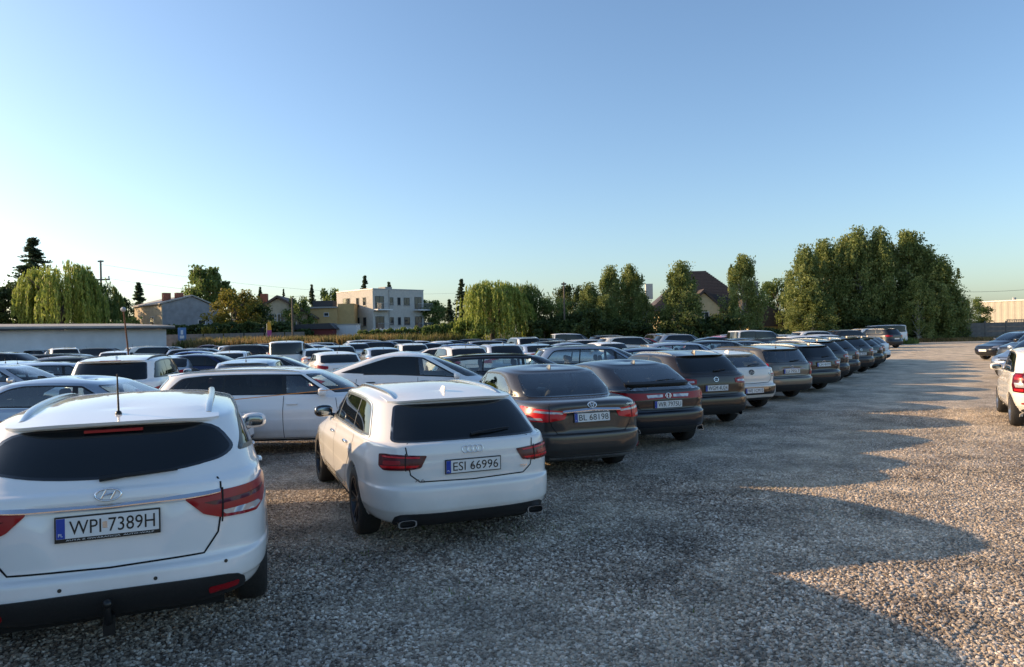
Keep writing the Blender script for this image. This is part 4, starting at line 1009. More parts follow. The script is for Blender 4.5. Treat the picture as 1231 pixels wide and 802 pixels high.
# individual stones, denser close to the camera: nobody could count them
def stones(name, quads, size, dens, seed, dusty):
    V = []; F = []
    for q in quads:
        k = len(V); V += q; F.append((k, k + 1, k + 2, k + 3))
    m, nt, b = newmat(name); b.inputs['Roughness'].default_value = .8
    oi = N(nt, "ShaderNodeObjectInfo"); c = ramp(nt, oi.outputs['Random'], STONES)
    tc = N(nt, "ShaderNodeTexCoord"); ge = N(nt, "ShaderNodeNewGeometry"); nn = N(nt, "ShaderNodeTexNoise"); nn.inputs['Scale'].default_value = .35; nn.inputs['Detail'].default_value = 8; nn.inputs['Roughness'].default_value = .62
    nt.links.new(ge.outputs['Position'], nn.inputs['Vector'])
    mr = N(nt, "ShaderNodeMapRange"); mr.inputs['From Min'].default_value = .42; mr.inputs['From Max'].default_value = .62; mr.inputs['To Min'].default_value = dusty[0]; mr.inputs['To Max'].default_value = dusty[1]
    nt.links.new(nn.outputs[0], mr.inputs['Value']); mx = N(nt, "ShaderNodeMix", data_type='RGBA'); nt.links.new(mr.outputs[0], mx.inputs['Factor'])
    nt.links.new(c, mx.inputs['A']); mx.inputs['B'].default_value = (.62, .53, .41, 1)
    nv = N(nt, "ShaderNodeTexNoise"); nv.inputs['Scale'].default_value = 1.1; nv.inputs['Detail'].default_value = 7; nv.inputs['Roughness'].default_value = .7; nt.links.new(ge.outputs['Position'], nv.inputs['Vector'])
    mv = N(nt, "ShaderNodeMapRange"); mv.inputs['From Min'].default_value = .34; mv.inputs['From Max'].default_value = .66; mv.inputs['To Min'].default_value = .52; mv.inputs['To Max'].default_value = 1.3; nt.links.new(nv.outputs[0], mv.inputs['Value'])
    sy = N(nt, "ShaderNodeSeparateXYZ"); nt.links.new(ge.outputs['Position'], sy.inputs[0]); far = N(nt, "ShaderNodeMapRange"); far.inputs['From Min'].default_value = 9; far.inputs['From Max'].default_value = 30; nt.links.new(sy.outputs[1], far.inputs['Value'])
    dt = N(nt, "ShaderNodeVectorMath", operation='DOT_PRODUCT'); dt.inputs[1].default_value = (.8526, -.5225, 0); nt.links.new(sy.inputs[0].links[0].from_socket, dt.inputs[0])
    wv = N(nt, "ShaderNodeMath", operation='MULTIPLY_ADD'); wv.inputs[1].default_value = 1.6; nt.links.new(nv.outputs[0], wv.inputs[0]); nt.links.new(dt.outputs['Value'], wv.inputs[2])
    um = N(nt, "ShaderNodeMapRange"); um.inputs['From Min'].default_value = -3.5; um.inputs['From Max'].default_value = 4.5; nt.links.new(wv.outputs[0], um.inputs['Value'])
    tk = ramp(nt, um.outputs[0], [(0, (0, 0, 0)), (.28, (0, 0, 0)), (.34, (.42, .42, .42)), (.39, (.05, .05, .05)), (.50, (.08, .08, .08)), (.55, (.42, .42, .42)), (.61, (.02, .02, .02)), (1, (0, 0, 0))])
    fx = N(nt, "ShaderNodeMath", operation='ADD'); nt.links.new(far.outputs[0], fx.inputs[0]); nt.links.new(tk, fx.inputs[1]); fx.use_clamp = True
    ad = N(nt, "ShaderNodeMath", operation='MAXIMUM'); nt.links.new(mr.outputs[0], ad.inputs[0]); fm = N(nt, "ShaderNodeMath", operation='MULTIPLY'); fm.inputs[1].default_value = .8; nt.links.new(fx.outputs[0], fm.inputs[0]); nt.links.new(fm.outputs[0], ad.inputs[1]); nt.links.new(ad.outputs[0], mx.inputs['Factor'])
    vm = N(nt, "ShaderNodeVectorMath", operation='SCALE'); nt.links.new(mx.outputs['Result'], vm.inputs[0]); nt.links.new(mv.outputs[0], vm.inputs['Scale']); nt.links.new(vm.outputs[0], b.inputs['Base Color'])
    me = mesh(name, V, F, m); ob = link(name, me); tag(ob, kind='stuff')
    ng = bpy.data.node_groups.new(name, 'GeometryNodeTree')
    ng.interface.new_socket('Geometry', in_out='INPUT', socket_type='NodeSocketGeometry'); ng.interface.new_socket('Geometry', in_out='OUTPUT', socket_type='NodeSocketGeometry')
    gi = ng.nodes.new('NodeGroupInput'); go = ng.nodes.new('NodeGroupOutput'); L_ = ng.links
    dp = ng.nodes.new('GeometryNodeDistributePointsOnFaces'); dp.inputs['Density'].default_value = dens; dp.inputs['Seed'].default_value = seed
    L_.new(gi.outputs[0], dp.inputs['Mesh'])
    jn = ng.nodes.new('GeometryNodeJoinGeometry')
    for k in range(5):
        ic = ng.nodes.new('GeometryNodeMeshIcoSphere'); ic.inputs['Radius'].default_value = size; ic.inputs['Subdivisions'].default_value = 2
        no = ng.nodes.new('ShaderNodeTexNoise'); no.noise_dimensions = '4D'; no.inputs['W'].default_value = k * 3.7; no.inputs['Scale'].default_value = .8 / size; no.inputs['Detail'].default_value = 1
        sb = ng.nodes.new('ShaderNodeVectorMath'); sb.operation = 'SUBTRACT'; sb.inputs[1].default_value = (.5, .5, .5)
        sc = ng.nodes.new('ShaderNodeVectorMath'); sc.operation = 'SCALE'; sc.inputs['Scale'].default_value = size * 1.9
        sp = ng.nodes.new('GeometryNodeSetPosition'); tr = ng.nodes.new('GeometryNodeTransform'); tr.inputs['Scale'].default_value = (1.15, .85, .62)
        sm = ng.nodes.new('GeometryNodeSetMaterial'); sm.inputs['Material'].default_value = m; g2 = ng.nodes.new('GeometryNodeGeometryToInstance')
        L_.new(no.outputs['Color'], sb.inputs[0]); L_.new(sb.outputs[0], sc.inputs[0]); L_.new(ic.outputs[0], sp.inputs['Geometry']); L_.new(sc.outputs[0], sp.inputs['Offset'])
        L_.new(sp.outputs[0], tr.inputs[0]); L_.new(tr.outputs[0], sm.inputs[0]); L_.new(sm.outputs[0], g2.inputs[0]); L_.new(g2.outputs[0], jn.inputs[0])
    ip = ng.nodes.new('GeometryNodeInstanceOnPoints'); ip.inputs['Pick Instance'].default_value = True
    L_.new(dp.outputs['Points'], ip.inputs['Points']); L_.new(jn.outputs[0], ip.inputs['Instance'])
    rv = ng.nodes.new('FunctionNodeRandomValue'); rv.data_type = 'FLOAT_VECTOR'; rv.inputs['Min'].default_value = (-.5, -.5, 0); rv.inputs['Max'].default_value = (.5, .5, 6.28)
    L_.new(rv.outputs['Value'], ip.inputs['Rotation'])
    rs = ng.nodes.new('FunctionNodeRandomValue'); rs.data_type = 'FLOAT'; rs.inputs[2].default_value = .45; rs.inputs[3].default_value = 1.35
    L_.new(rs.outputs[1], ip.inputs['Scale']); L_.new(ip.outputs[0], go.inputs[0])
    md = ob.modifiers.new('gravel', 'NODES'); md.node_group = ng; return ob
def wedge(z0, z1, a=-.74, b=.74, step=1.0):
    q = []; z = z0
    while z < z1 - 1e-6: q.append([(a * z - .3, z, .002), (b * z + .3, z, .002), (b * (z + step) + .3, z + step, .002), (a * (z + step) - .3, z + step, .002)]); z += step
    return [[Vector(v) for v in p] for p in q]
def stones_all():
    stones('gravel_stones', wedge(3, 7), .0125, 2300, 1, (.0, .35))
    stones('gravel_stones', wedge(7, 10), .0115, 1500, 2, (.0, .45))
    stones('gravel_stones', wedge(10, 17, -.5, .74), .0095, 480, 3, (.1, .8))
stones_all()

# ================================================================= THE CARS
ROW1 = 'cars parked along the gravel aisle'
pA = proto('a', 'hero_estate', 0, rearfn=rear_hero_estate, privacy=1, rw_curve=.06, rwb=.79, rwt=.82, rw1=.03, gatez=.61)
rA = pA.put('parked_car', -2.46, 4.40, 22.1, 'white', 'white estate car with a tow bar and rod antenna, nearest to the camera at left', group=ROW1); rA.scale = (1.045,) * 3
pB = proto('b', 'sport_estate', 0, rearfn=rear_sport_estate, privacy=1, opaque=1, rw0=.01, rwb=.83, rwt=.84, chrome_line=1, gatez=.66, rim=0, mirror='gloss_black', handle='chrome')
pB.put('parked_car', -.365, 6.63, 21.9, 'pearl', 'white sporty estate with black mirrors, dark alloy wheels and two wide exhaust tips', group=ROW1)
pC = proto('c', 'saloon', 0, rearfn=rear_saloon, cxr=3.0, rwb=.80, rwt=.84, rw0=.005, rw1=.02, gatez=.62, chrome_line=0)
pC.put('parked_car', 1.07, 9.72, 19.6, 'grey', 'brownish grey saloon with chrome boot strip beside the white sporty estate', group=ROW1)
proto('dd', 'coupe_hatch', 1, rearfn=rear_coupe_hatch, cxr=3.0, rwb=.78, rwt=.80).put('parked_car', 2.58, 12.0, 20, 'ink', 'black hatchback with full width red lamp strip under a split rear window', group=ROW1)
proto('ee', 'small_crossover', 1, privacy=1, clad=1, badge='wings', plate='WGM 4U24', platez=.80, rails=1, exhaust=(-.6, .6)).put('parked_car', 4.08, 14.45, 18.4, 'browngrey', 'dark brown crossover with silver roof rails and winged badge', group=ROW1)
proto('ff', 'hatch', 1, rearfn=rear_black_bumper).put('parked_car', 5.69, 17.15, 21.3, 'warmwhite', 'white hatchback with black bumper panel and round black badge', group=ROW1)
proto('gg', 'estate', 1, badge='oval', strip=1, plate='LU 795LT', lamp=1, ant='rod', railmat='trim').put('parked_car', 7.48, 19.4, 19, 'greige', 'grey beige estate with chrome strip above its number plate', group=ROW1)
proto('hh', 'estate', 1, privacy=1, badge='star', plate='CIN 4NY0', platez=.83, lamp=0).put('parked_car', 9.37, 21.8, 21.8, 'black', 'glossy black estate with star badge next to the grey beige estate', group=ROW1)
p = proto('ii', 'small_crossover', 1, privacy=1, clad=1, plate='WX 51KH', lamp=0, rails=1)
p.put('parked_car', 11.0, 24.8, 18.5, 'gunmetal', 'dark grey crossover half hidden behind the glossy black estate', group=ROW1)
p.put('parked_car', 12.5, 27.1, 21.5, 'ink', 'black crossover, seventh car along the aisle after the saloon', group=ROW1)
proto('jj', 'small_crossover', 1, privacy=1, clad=1, plate='WB 7HA2', lamp=0).put('parked_car', 14.4, 29.9, 19, 'graphite', 'graphite crossover without rails behind the black crossover', group=ROW1)
proto('kk', 'hatch', 1, privacy=1, lamp=0, plate='WF 81TT').put('parked_car', 16.1, 32.4, 20, 'darkgreen', 'very dark green hatchback between graphite crossover and black hatchback', group=ROW1)
proto('kk', 'hatch', 1).put('parked_car', 17.4, 34.7, 20, 'black', 'black hatchback just before the small white one on the aisle', group=ROW1)
proto('mm', 'hatch', 1, plate='WI 330K', lamp=1).put('parked_car', 18.8, 37.0, 20, 'white', 'small white hatchback at the end of the unbroken aisle row', group=ROW1)
# second row, noses to the first
ROW2 = 'cars facing right behind the aisle row'
pe = proto('el', 'estate', 1, tint=1, rim=2, lamp=0, railmat='satin', seats='seat_light')
pe.put('parked_car', -6.35, 12.95, -86, 'white', 'long white estate facing right with silver rails and dark rear windows', group=ROW2)
proto('sl', 'saloon', 1, rim=2, cxr=3.0, rwb=.8, rwt=.84, chrome_line=1).put('parked_car', -8.75, 10.9, -84, 'bluesilver', 'pale blue silver saloon facing right, cut by the left picture edge', group=ROW2)
proto('ey', 'electric_crossover', 1, privacy=1, rim=2, lamp=0, rwb=.7, handle='gloss_black').put('parked_car', -4.5, 16.2, -86, 'white', 'white fastback crossover with arched roof and smooth dark windows facing right', group=ROW2)
proto('es', 'estate', 1, lamp=0, railmat='trim', ant='rod').put('parked_car', -2.2, 18.6, -86, 'gunmetal', 'dark grey estate with black roof rails behind the white sporty estate', group=ROW2)
proto('pc', 'people_carrier', 1, lamp=1, rails=0, railmat='PAINT').put('parked_car', .35, 20.4, -87, 'bluesilver', 'pale blue people carrier with tall red lamp seen from the side', group=ROW2)
proto('sl2', 'hatch', 1).put('parked_car', 2.5, 23.2, -86, 'navy', 'dark navy hatchback seen from the side behind the pale blue people carrier', group=ROW2)
proto('cr', 'small_crossover', 1, lamp=0).put('parked_car', 4.1, 26.0, -86, 'silver', 'silver crossover facing right behind the black hatchback', group=ROW2)
proto('cr', 'small_crossover', 1).put('parked_car', 6.2, 28.8, -86, 'black', 'black crossover facing right beyond the brown crossover', group=ROW2)
proto('sl2', 'hatch', 1).put('parked_car', 8.2, 31.6, -86, 'graphite', 'graphite hatchback seen from the side beyond the white hatchback', group=ROW2)
proto('es', 'estate', 1).put('parked_car', 10.6, 34.6, -86, 'greige', 'greige estate facing right with rod antenna near the white van', group=ROW2)
proto('cr', 'small_crossover', 1).put('parked_car', 13.3, 37.6, -86, 'white', 'white crossover facing right, first of two with long pale roofs', group=ROW2)
proto('cr', 'small_crossover', 1).put('parked_car', 15.6, 40.8, -86, 'pearl', 'pearl white crossover facing right, second of two with long pale roofs', group=ROW2)
proto('su', 'large_suv', 1, rearfn=rear_big_suv, privacy=1, clad=0, rim=2).put('parked_car', at(136, 15), 14.7, 14, 'white', 'large white suv with black roof rails and small red roof lamp at left', group='cars parked in the rows beyond')
# right-hand side of the aisle
pu = proto('up', 'city_car', 0, rearfn=rear_city_car, privacy=1, rim=2, rwb=.80, rwt=.84)
RS = 'cars parked at the right edge of the aisle'
pu.put('parked_car', 10.0, 13.15, -29, 'warmwhite', 'small white city car with black tailgate glass at the right picture edge', group=RS)
proto('hs', 'saloon', 1).put('parked_car', 26.9, 38.5, 100, 'ink', 'black saloon with its headlights towards the aisle at far right', group=RS, rear_ref=False)
proto('hc', 'crossover', 1, lamp=0).put('parked_car', 23.2, 31.5, 108, 'gunmetal', 'dark grey crossover with its nose towards the aisle at right', group=RS, rear_ref=False)
proto('hh2', 'hatch', 1).put('parked_car', 19.3, 26.2, 112, 'bluesilver', 'pale blue silver hatchback nose to the aisle behind the white city car', group=RS, rear_ref=False)
proto('hh2', 'hatch', 1).put('parked_car', 16.6, 21.8, 112, 'silver', 'silver hatchback with nose to the aisle directly beyond the city car', group=RS, rear_ref=False)
# out of frame at left, its shadow falls into the picture
proto('el2', 'estate', 2).put('parked_car', -4.1, 1.3, 22, 'silver', 'silver estate beside the nearest white estate, out of the frame', group=ROW1)

# far rows: (type, px of the middle, distance, heading left of +Y, colour)
FAR = [('saloon', 5, 18.7, -84, 'silver'), ('hatch', 22, 24.0, 18, 'bluesilver'), ('crossover', 12, 30, -84, 'graphite'), ('crossover', 74, 46, 38, 'warmwhite'),
 ('hatch', 100, 30, -80, 'maroon'), ('estate', 121, 26, -78, 'black'), ('hatch', 80, 21.5, -70, 'silver'), ('hatch', 142, 42, 20, 'white'), ('crossover', 192, 44, -50, 'warmwhite'),
 ('hatch', 214, 27, 12, 'silver'), ('saloon', 243, 33, -84, 'blue'), ('estate', 246, 44, -84, 'silver'), ('saloon', 250, 26.5, -84, 'navy'), ('hatch', 281, 34, 12, 'white'),
 ('hatch', 300, 42, -70, 'graphite'), ('hatch', 305, 20.5, 10, 'silver'), ('saloon', 326, 22.6, -80, 'black'), ('compact_van', 345, 37, 16, 'white'), ('crossover', 312, 40, -84, 'grey'),
 ('crossover', 360, 47, -80, 'graphite'), ('hatch', 391, 50, -80, 'silver'), ('hatch', 380, 36.5, 20, 'white'), ('small_crossover', 403, 38, 22, 'browngrey'), ('hatch', 399, 27.6, 22, 'white'),
 ('small_crossover', 424, 50, 25, 'silver'), ('large_suv', 448, 58, -84, 'white'), ('people_carrier', 468, 50, -84, 'bluesilver'), ('hatch', 455, 35, 20, 'bluesilver'), ('small_crossover', 490, 40, 20, 'pearl'),
 ('people_carrier', 490, 60, -75, 'silver'), ('hatch', 510, 66, -80, 'white'), ('saloon', 526, 44, -84, 'navy'), ('coupe_hatch', 522, 31, 84, 'white'), ('small_crossover', 548, 28.5, 20, 'pearl'),
 ('hatch', 564, 41, -84, 'blue'), ('small_crossover', 594, 32, 18, 'silver'), ('saloon', 548, 58, -80, 'black'), ('estate', 596, 52, -84, 'silver'), ('large_suv', 625, 50, 18, 'silver'),
 ('hatch', 638, 36, 14, 'bluesilver'), ('estate', 682, 42, -84, 'black'), ('compact_van', 690, 64, -84, 'white'), ('saloon', 690, 34, -84, 'silver'), ('crossover', 740, 54, -75, 'black'),
 ('saloon', 773, 48, -84, 'red'), ('crossover', 787, 60, 15, 'black'), ('estate', 716, 46, -84, 'white'), ('hatch', 722, 37, 15, 'white'), ('estate', 655, 56, -84, 'graphite'),
 ('crossover', 822, 50, -84, 'silver'), ('hatch', 862, 54, 15, 'red'), ('hatch', 884, 60, 15, 'maroon'), ('compact_van', 914, 47, -80, 'white'), ('hatch', 905, 40, -80, 'black'),
 ('crossover', 1022, 56, -78, 'grey'), ('crossover', 1052, 62.5, 20, 'gunmetal'), ('crossover', 1046, 70, -70, 'white'), ('minibus', 1057, 73, 86, 'white'), ('saloon', 862, 44, -84, 'ink'),
 ('estate', 948, 50, -84, 'white'), ('crossover', 985, 52, -84, 'pearl'), ('hatch', 665, 48, 16, 'silver'), ('estate', 575, 70, -84, 'navy')]
LM = [(95, 'the white garage'), (160, 'the leaning rusty pole'), (265, 'the grey gabled house'), (318, 'the yellowing bush'), (366, 'the concrete utility pole'), (404, 'the ochre flat-roofed house'),
 (460, 'the left face of the apartment block'), (515, 'the right face of the apartment block'), (552, 'the green hedge'), (600, 'the left half of the willow'), (650, 'the right half of the willow'), (692, 'the tree with the wooden pole'),
 (745, 'the first birch'), (785, 'the second birch'), (842, 'the broad birch'), (865, 'the cream gable'), (925, 'the tall single birch'), (985, 'the low dark roof'), (2000, 'the big birch group')]
TYN = dict(small_crossover='crossover', saloon='saloon', hatch='hatchback', estate='estate', crossover='crossover', large_suv='large suv', people_carrier='people carrier', compact_van='small van', city_car='city car', minibus='minibus', coupe_hatch='coupe', electric_crossover='crossover', hero_estate='estate', sport_estate='estate')
CN = dict(white='white', pearl='pearl white', warmwhite='cream white', silver='silver', bluesilver='pale blue', grey='grey', graphite='graphite', browngrey='dark brown', greige='greige', gunmetal='gunmetal', black='black', ink='ink black', navy='navy blue', blue='bright blue', red='red', maroon='maroon', darkgreen='dark green', beige='beige')
def facing(h): return 'facing right' if h < -55 else 'facing left' if h > 60 else 'seen from behind'
def near_ok(x, y, d=2.9):
    for (_, cx_, cy_, L_, W_, h_) in CARS:
        if (cx_ - x)**2 + (cy_ - y)**2 < d * d: return False
    return True
zz = 0
rows_extra = []
for z in (28, 34, 40.5, 47, 53.5, 60, 66.5):       # fill the rows between the cars listed above
    xx = -.70 * z - 2; k = 0
    while xx < min(.50 * z, 25):
        rows_extra.append((xx, z, k)); xx += 3.1 if int(z) % 2 else 5.3; k += 1
cols = ['white', 'silver', 'black', 'graphite', 'navy', 'grey', 'white', 'bluesilver', 'gunmetal', 'silver', 'ink', 'pearl', 'maroon', 'greige', 'black', 'warmwhite', 'blue']
kinds = ['hatch', 'estate', 'crossover', 'saloon', 'hatch', 'small_crossover', 'people_carrier', 'estate', 'hatch', 'saloon']
jobs = [(k, at(px, z), z, h, c) for (k, px, z, h, c) in FAR]
fr = random.Random(11)
allpos = [(c_[1], c_[2]) for c_ in CARS] + [(j[1], j[2]) for j in jobs]
for (x, z, k) in rows_extra:
    px = 615.5 + x / z * FPX
    if z < 36 and px < 30 : continue
    if z > 44 and px < 235 and z > 62: continue
    if z > 50 and px > 960: continue
    if z < 45 and px > 930 or (z < 33 and px > 640): continue
    if min((x - a_)**2 + (z - b_)**2 for a_, b_ in allpos) < 3.7**2: continue
    sidew = int(z) % 2 == 0
    jobs.append((fr.choice(kinds), x, z, (-84 + fr.uniform(-4, 4)) if sidew else (20 + fr.uniform(-5, 5)), fr.choice(cols))); allpos.append((x, z))
labs = {}; out = []
for j in jobs:
    k, x, z, h, c = j; px = 615.5 + x / z * FPX
    lm = next(t for m_, t in LM if px < m_); base_ = f"{CN[c]} {TYN[k]} {facing(h)}, in front of {lm}"; labs.setdefault(base_, []).append(j)
for base_, js in labs.items():
    js.sort(key=lambda j: j[2]); n = len(js)
    for i, j in enumerate(js):
        lab = base_ if n == 1 else base_.replace(', in front', (', nearest' if i == 0 else ', farthest' if i == n - 1 else ', midway') + ', in front')
        k, x, z, h, c = j
        lod = 1 if z < 24 else 2
        fp = proto(('far', k, lod), k, lod, lamp={'compact_van': 2, 'minibus': 2, 'people_carrier': 1, 'city_car': 1}.get(k, 0), rails=1 if k in ('crossover', 'small_crossover') else 0, ant='rod', privacy=1 if k in ('crossover', 'small_crossover', 'large_suv', 'compact_van') else 0)
        fp.put('parked_car' if k not in ('compact_van', 'minibus') else 'parked_van', x, z, h, c, lab, 'van' if k in ('compact_van', 'minibus') else 'car', 'cars parked in the rows beyond', rear_ref=False)
# ================================================================= VEGETATION
def leaf_mat(name, c0, c1, c2):
    m = bpy.data.materials.new(name); m.use_nodes = True; nt = m.node_tree; b = nt.nodes["Principled BSDF"]; out = nt.nodes["Material Output"]
    ge = N(nt, "ShaderNodeNewGeometry"); tc = N(nt, "ShaderNodeTexCoord"); nz = N(nt, "ShaderNodeTexNoise"); nz.inputs['Scale'].default_value = .9; nz.inputs['Detail'].default_value = 3; nt.links.new(tc.outputs['Object'], nz.inputs['Vector'])
    m1 = N(nt, "ShaderNodeMath", operation='MULTIPLY_ADD'); m1.inputs[1].default_value = 2.2; m1.inputs[2].default_value = -.85; nt.links.new(nz.outputs[0], m1.inputs[0])
    m2 = N(nt, "ShaderNodeMath", operation='MULTIPLY_ADD'); m2.inputs[1].default_value = .55; nt.links.new(ge.outputs['Random Per Island'], m2.inputs[0]); nt.links.new(m1.outputs[0], m2.inputs[2])
    c = ramp(nt, m2.outputs[0], [(0, c0), (.5, c1), (1, c2)])
    b.inputs['Roughness'].default_value = .55; b.inputs['Specular IOR Level'].default_value = .3
    tl = N(nt, "ShaderNodeBsdfTranslucent"); mx = N(nt, "ShaderNodeMixShader"); mx.inputs[0].default_value = .45
    nt.links.new(c, b.inputs['Base Color']); nt.links.new(c, tl.inputs[0]); nt.links.new(b.outputs[0], mx.inputs[1]); nt.links.new(tl.outputs[0], mx.inputs[2]); nt.links.new(mx.outputs[0], out.inputs[0]); return m
LM_ = {'birch': leaf_mat('birch_leaves', (.10, .14, .04), (.20, .25, .075), (.32, .36, .14)), 'willow': leaf_mat('willow_leaves', (.16, .21, .045), (.27, .34, .07), (.40, .44, .13)),
       'dark': leaf_mat('dark_leaves', (.035, .055, .018), (.065, .10, .032), (.11, .15, .05)), 'mid': leaf_mat('mid_leaves', (.08, .12, .03), (.14, .20, .055), (.21, .27, .08)),
       'yellow': leaf_mat('yellow_leaves', (.09, .10, .02), (.18, .17, .03), (.30, .25, .05)), 'conifer': leaf_mat('conifer_needles', (.03, .05, .028), (.05, .08, .042), (.08, .12, .06)),
       'dry': leaf_mat('dry_grass', (.16, .11, .04), (.30, .20, .08), (.42, .31, .15)), 'weed': leaf_mat('weeds', (.05, .08, .02), (.13, .13, .04), (.25, .20, .09))}
bark = bumped('bark', (.09, .075, .06), .9, 12, .6, .03); birchbark = bumped('birch_bark', (.45, .44, .40), .8, 6, .4, .02, .5, stretch=(1, 1, 4))
def quads_mesh(name, C, size, mat, rng_, aspect=1.5, droop=0.):
    """many small leaf-sized faces; C (n,3) centres"""
    n = len(C); a = rng_.normal(size=(n, 3)); a[:, 2] = a[:, 2] * (1 + droop) - droop * 1.2; a /= np.linalg.norm(a, axis=1)[:, None]
    b = np.cross(a, rng_.normal(size=(n, 3))); b /= np.linalg.norm(b, axis=1)[:, None] + 1e-9
    s_ = size * rng_.uniform(.6, 1.3, (n, 1)); a = a * s_ * aspect / 2; b = b * s_ / 2
    V = np.stack([C - a, C + b * .9, C + a, C - b * .9], 1).reshape(-1, 3).astype(np.float32)
    me = bpy.data.meshes.new(name); me.vertices.add(4 * n); me.vertices.foreach_set('co', V.ravel()); me.loops.add(4 * n); me.loops.foreach_set('vertex_index', np.arange(4 * n, dtype=np.int32))
    me.polygons.add(n); me.polygons.foreach_set('loop_start', np.arange(0, 4 * n, 4, dtype=np.int32)); me.polygons.foreach_set('loop_total', np.full(n, 4, np.int32)); me.update(); me.materials.append(mat); return me
_tree = {}
def tree_meshes(kind, seed, h, r, mat, n_leaf, size):
    key = (kind, seed, round(h, 1), round(r, 1))
    g = np.random.default_rng(seed); rr_ = random.Random(seed); tb = MB(); C = []
    if kind == 'spruce':
        tb.tube([(0, 0, 0), (0, 0, h * .6), (0, 0, h * .98)], [.02 * h, .012 * h, .02], 7)
        nl = int(h * 2.3)
        for i in range(nl):
            t = (i + .5) / nl; z = h * (.08 + .9 * t); rad = r * (1 - t) ** .95 * rr_.uniform(.7, 1.2) + .05
            z0_ = z
            for k in range(9):
                z = z0_ + rr_.uniform(-.5, .5) * h / nl * 1.6; a_ = rr_.uniform(0, 6.28); L_ = rad * rr_.uniform(.55, 1.1); m_ = max(6, int(n_leaf / nl / 9)); s_ = g.uniform(.08, 1, m_)
                C.append(np.stack([np.cos(a_) * L_ * s_ + g.normal(0, .03 * r, m_), np.sin(a_) * L_ * s_ + g.normal(0, .03 * r, m_), z - L_ * .30 * s_ + L_ * .14 * s_ ** 3 + g.normal(0, .04, m_) - abs(g.normal(0, .09, m_)) * (1 - s_ * .5)], 1))
    elif kind == 'willow':
        tb.tube([(0, 0, 0), (.1, 0, h * .2), (0, .1, h * .38)], [.05 * h, .04 * h, .03 * h], 9)
        for i in range(13):
            a_ = 6.28 * i / 13 + rr_.uniform(-.2, .2); q = rr_.uniform(.4, .85) * r
            tb.tube([(0, .1, h * .34), (math.cos(a_) * q * .5, math.sin(a_) * q * .5, h * .66), (math.cos(a_) * q, math.sin(a_) * q, h * rr_.uniform(.72, .88))], [.02 * h, .011 * h, .004 * h], 6)
        ns = int(n_leaf / 42); lobes = [(rr_.uniform(0, 6.28), rr_.uniform(.35, .95), rr_.uniform(.6, 1.0)) for _ in range(11)]
        for i in range(ns):
            lo = lobes[rr_.randrange(11)]; a_ = lo[0] + rr_.gauss(0, .30); q = min(1.08, max(0.02, lo[1] + rr_.gauss(0, .16))) * r
            dome = math.sqrt(max(.02, 1 - (q / r / 1.12) ** 2)); top = h * (.38 + .60 * dome * (.72 + .28 * lo[2])) + rr_.gauss(0, .02) * h
            Ls = min(top * rr_.uniform(.35, .92), top - .12 * h * rr_.random()); m_ = 42; s_ = g.uniform(0, 1, m_)
            ox, oy = math.cos(a_), math.sin(a_); out_ = .10 * r * np.sqrt(s_)
            C.append(np.stack([ox * (q + out_) + g.normal(0, .09, m_), oy * (q + out_) + g.normal(0, .09, m_), top - Ls * s_ + .05 * h * np.minimum(s_ * 3, 1)], 1))
    else:
        pend = kind == 'birch'
        tw = (.013 if pend else .022) * h; lean = rr_.uniform(-.03, .03) * h
        tb.tube([(0, 0, 0), (lean * .3, 0, h * .3), (lean, 0, h * .65), (lean * 1.1, 0, h * .93)], [tw * 1.2, tw, tw * .6, tw * .15], 8)
        nc = {'birch': 90, 'round': 62, 'bush': 34}[kind]; low = {'birch': .06, 'round': .22, 'bush': .05}[kind]
        for i in range(nc):
            t = low + (1 - low) * ((i + .5) / nc) ** .9
            if kind == 'birch': env = max(.06, (1 - max(0, (t - .30) / .73) ** 1.7)) ** .85 * (.72 + .28 * min(1, t / .3)) * .92
            else: env = math.sqrt(max(.03, 1 - ((t - .56) / .50) ** 2))
            a_ = rr_.uniform(0, 6.28); q = r * env * rr_.uniform(.25, 1.0) ** .6 * rr_.uniform(.8, 1.12)
            cx_, cy_, cz_ = lean * t + math.cos(a_) * q, math.sin(a_) * q, h * t * .96
            if i % 3 == 0: tb.tube([(lean * t * .8, 0, max(.1 * h, cz_ - .22 * h - q * .3)), (lean * t * .5 + math.cos(a_) * q * .5, math.sin(a_) * q * .5, cz_ - .06 * h), (cx_, cy_, cz_)], [tw * .42, tw * .25, tw * .07], 5)
            m_ = int(n_leaf / nc * rr_.uniform(.5, 1.5)); sr = r * rr_.uniform(.12, .25)
            P_ = np.clip(g.normal(size=(m_, 3)), -1.7, 1.7) * np.array([sr, sr, sr * (1.25 if pend else .8)]) * .62
            if pend:
                k = g.random(m_) < .45; P_[k, 2] -= np.abs(g.normal(0, sr * 1.38, k.sum())); P_[k, :2] *= .8
            C.append(P_ + np.array([cx_, cy_, cz_]))
        if pend:
            for i in range(7):   # thin upright tips that ragged the outline
                a_ = rr_.uniform(0, 6.28); q = r * rr_.uniform(.1, .75); m_ = int(n_leaf * .008); s_ = g.random(m_); zt = h * (1.0 - .25 * (q / r) + rr_.uniform(-.03, .03))
                C.append(np.stack([math.cos(a_) * q + g.normal(0, .035, m_) * (.6 + 6 * s_), math.sin(a_) * q + g.normal(0, .035, m_) * (.6 + 6 * s_), zt - s_ * h * .12], 1))
    C = np.concatenate(C); C = C[C[:, 2] > .05]
    return tb.mesh('trunk', birchbark if kind == 'birch' else bark, angle=60), quads_mesh('crown', C, size, mat, g, 1.6 if kind != 'willow' else 3.0, 0 if kind not in ('birch', 'willow') else (.5 if kind == 'birch' else 2.5))
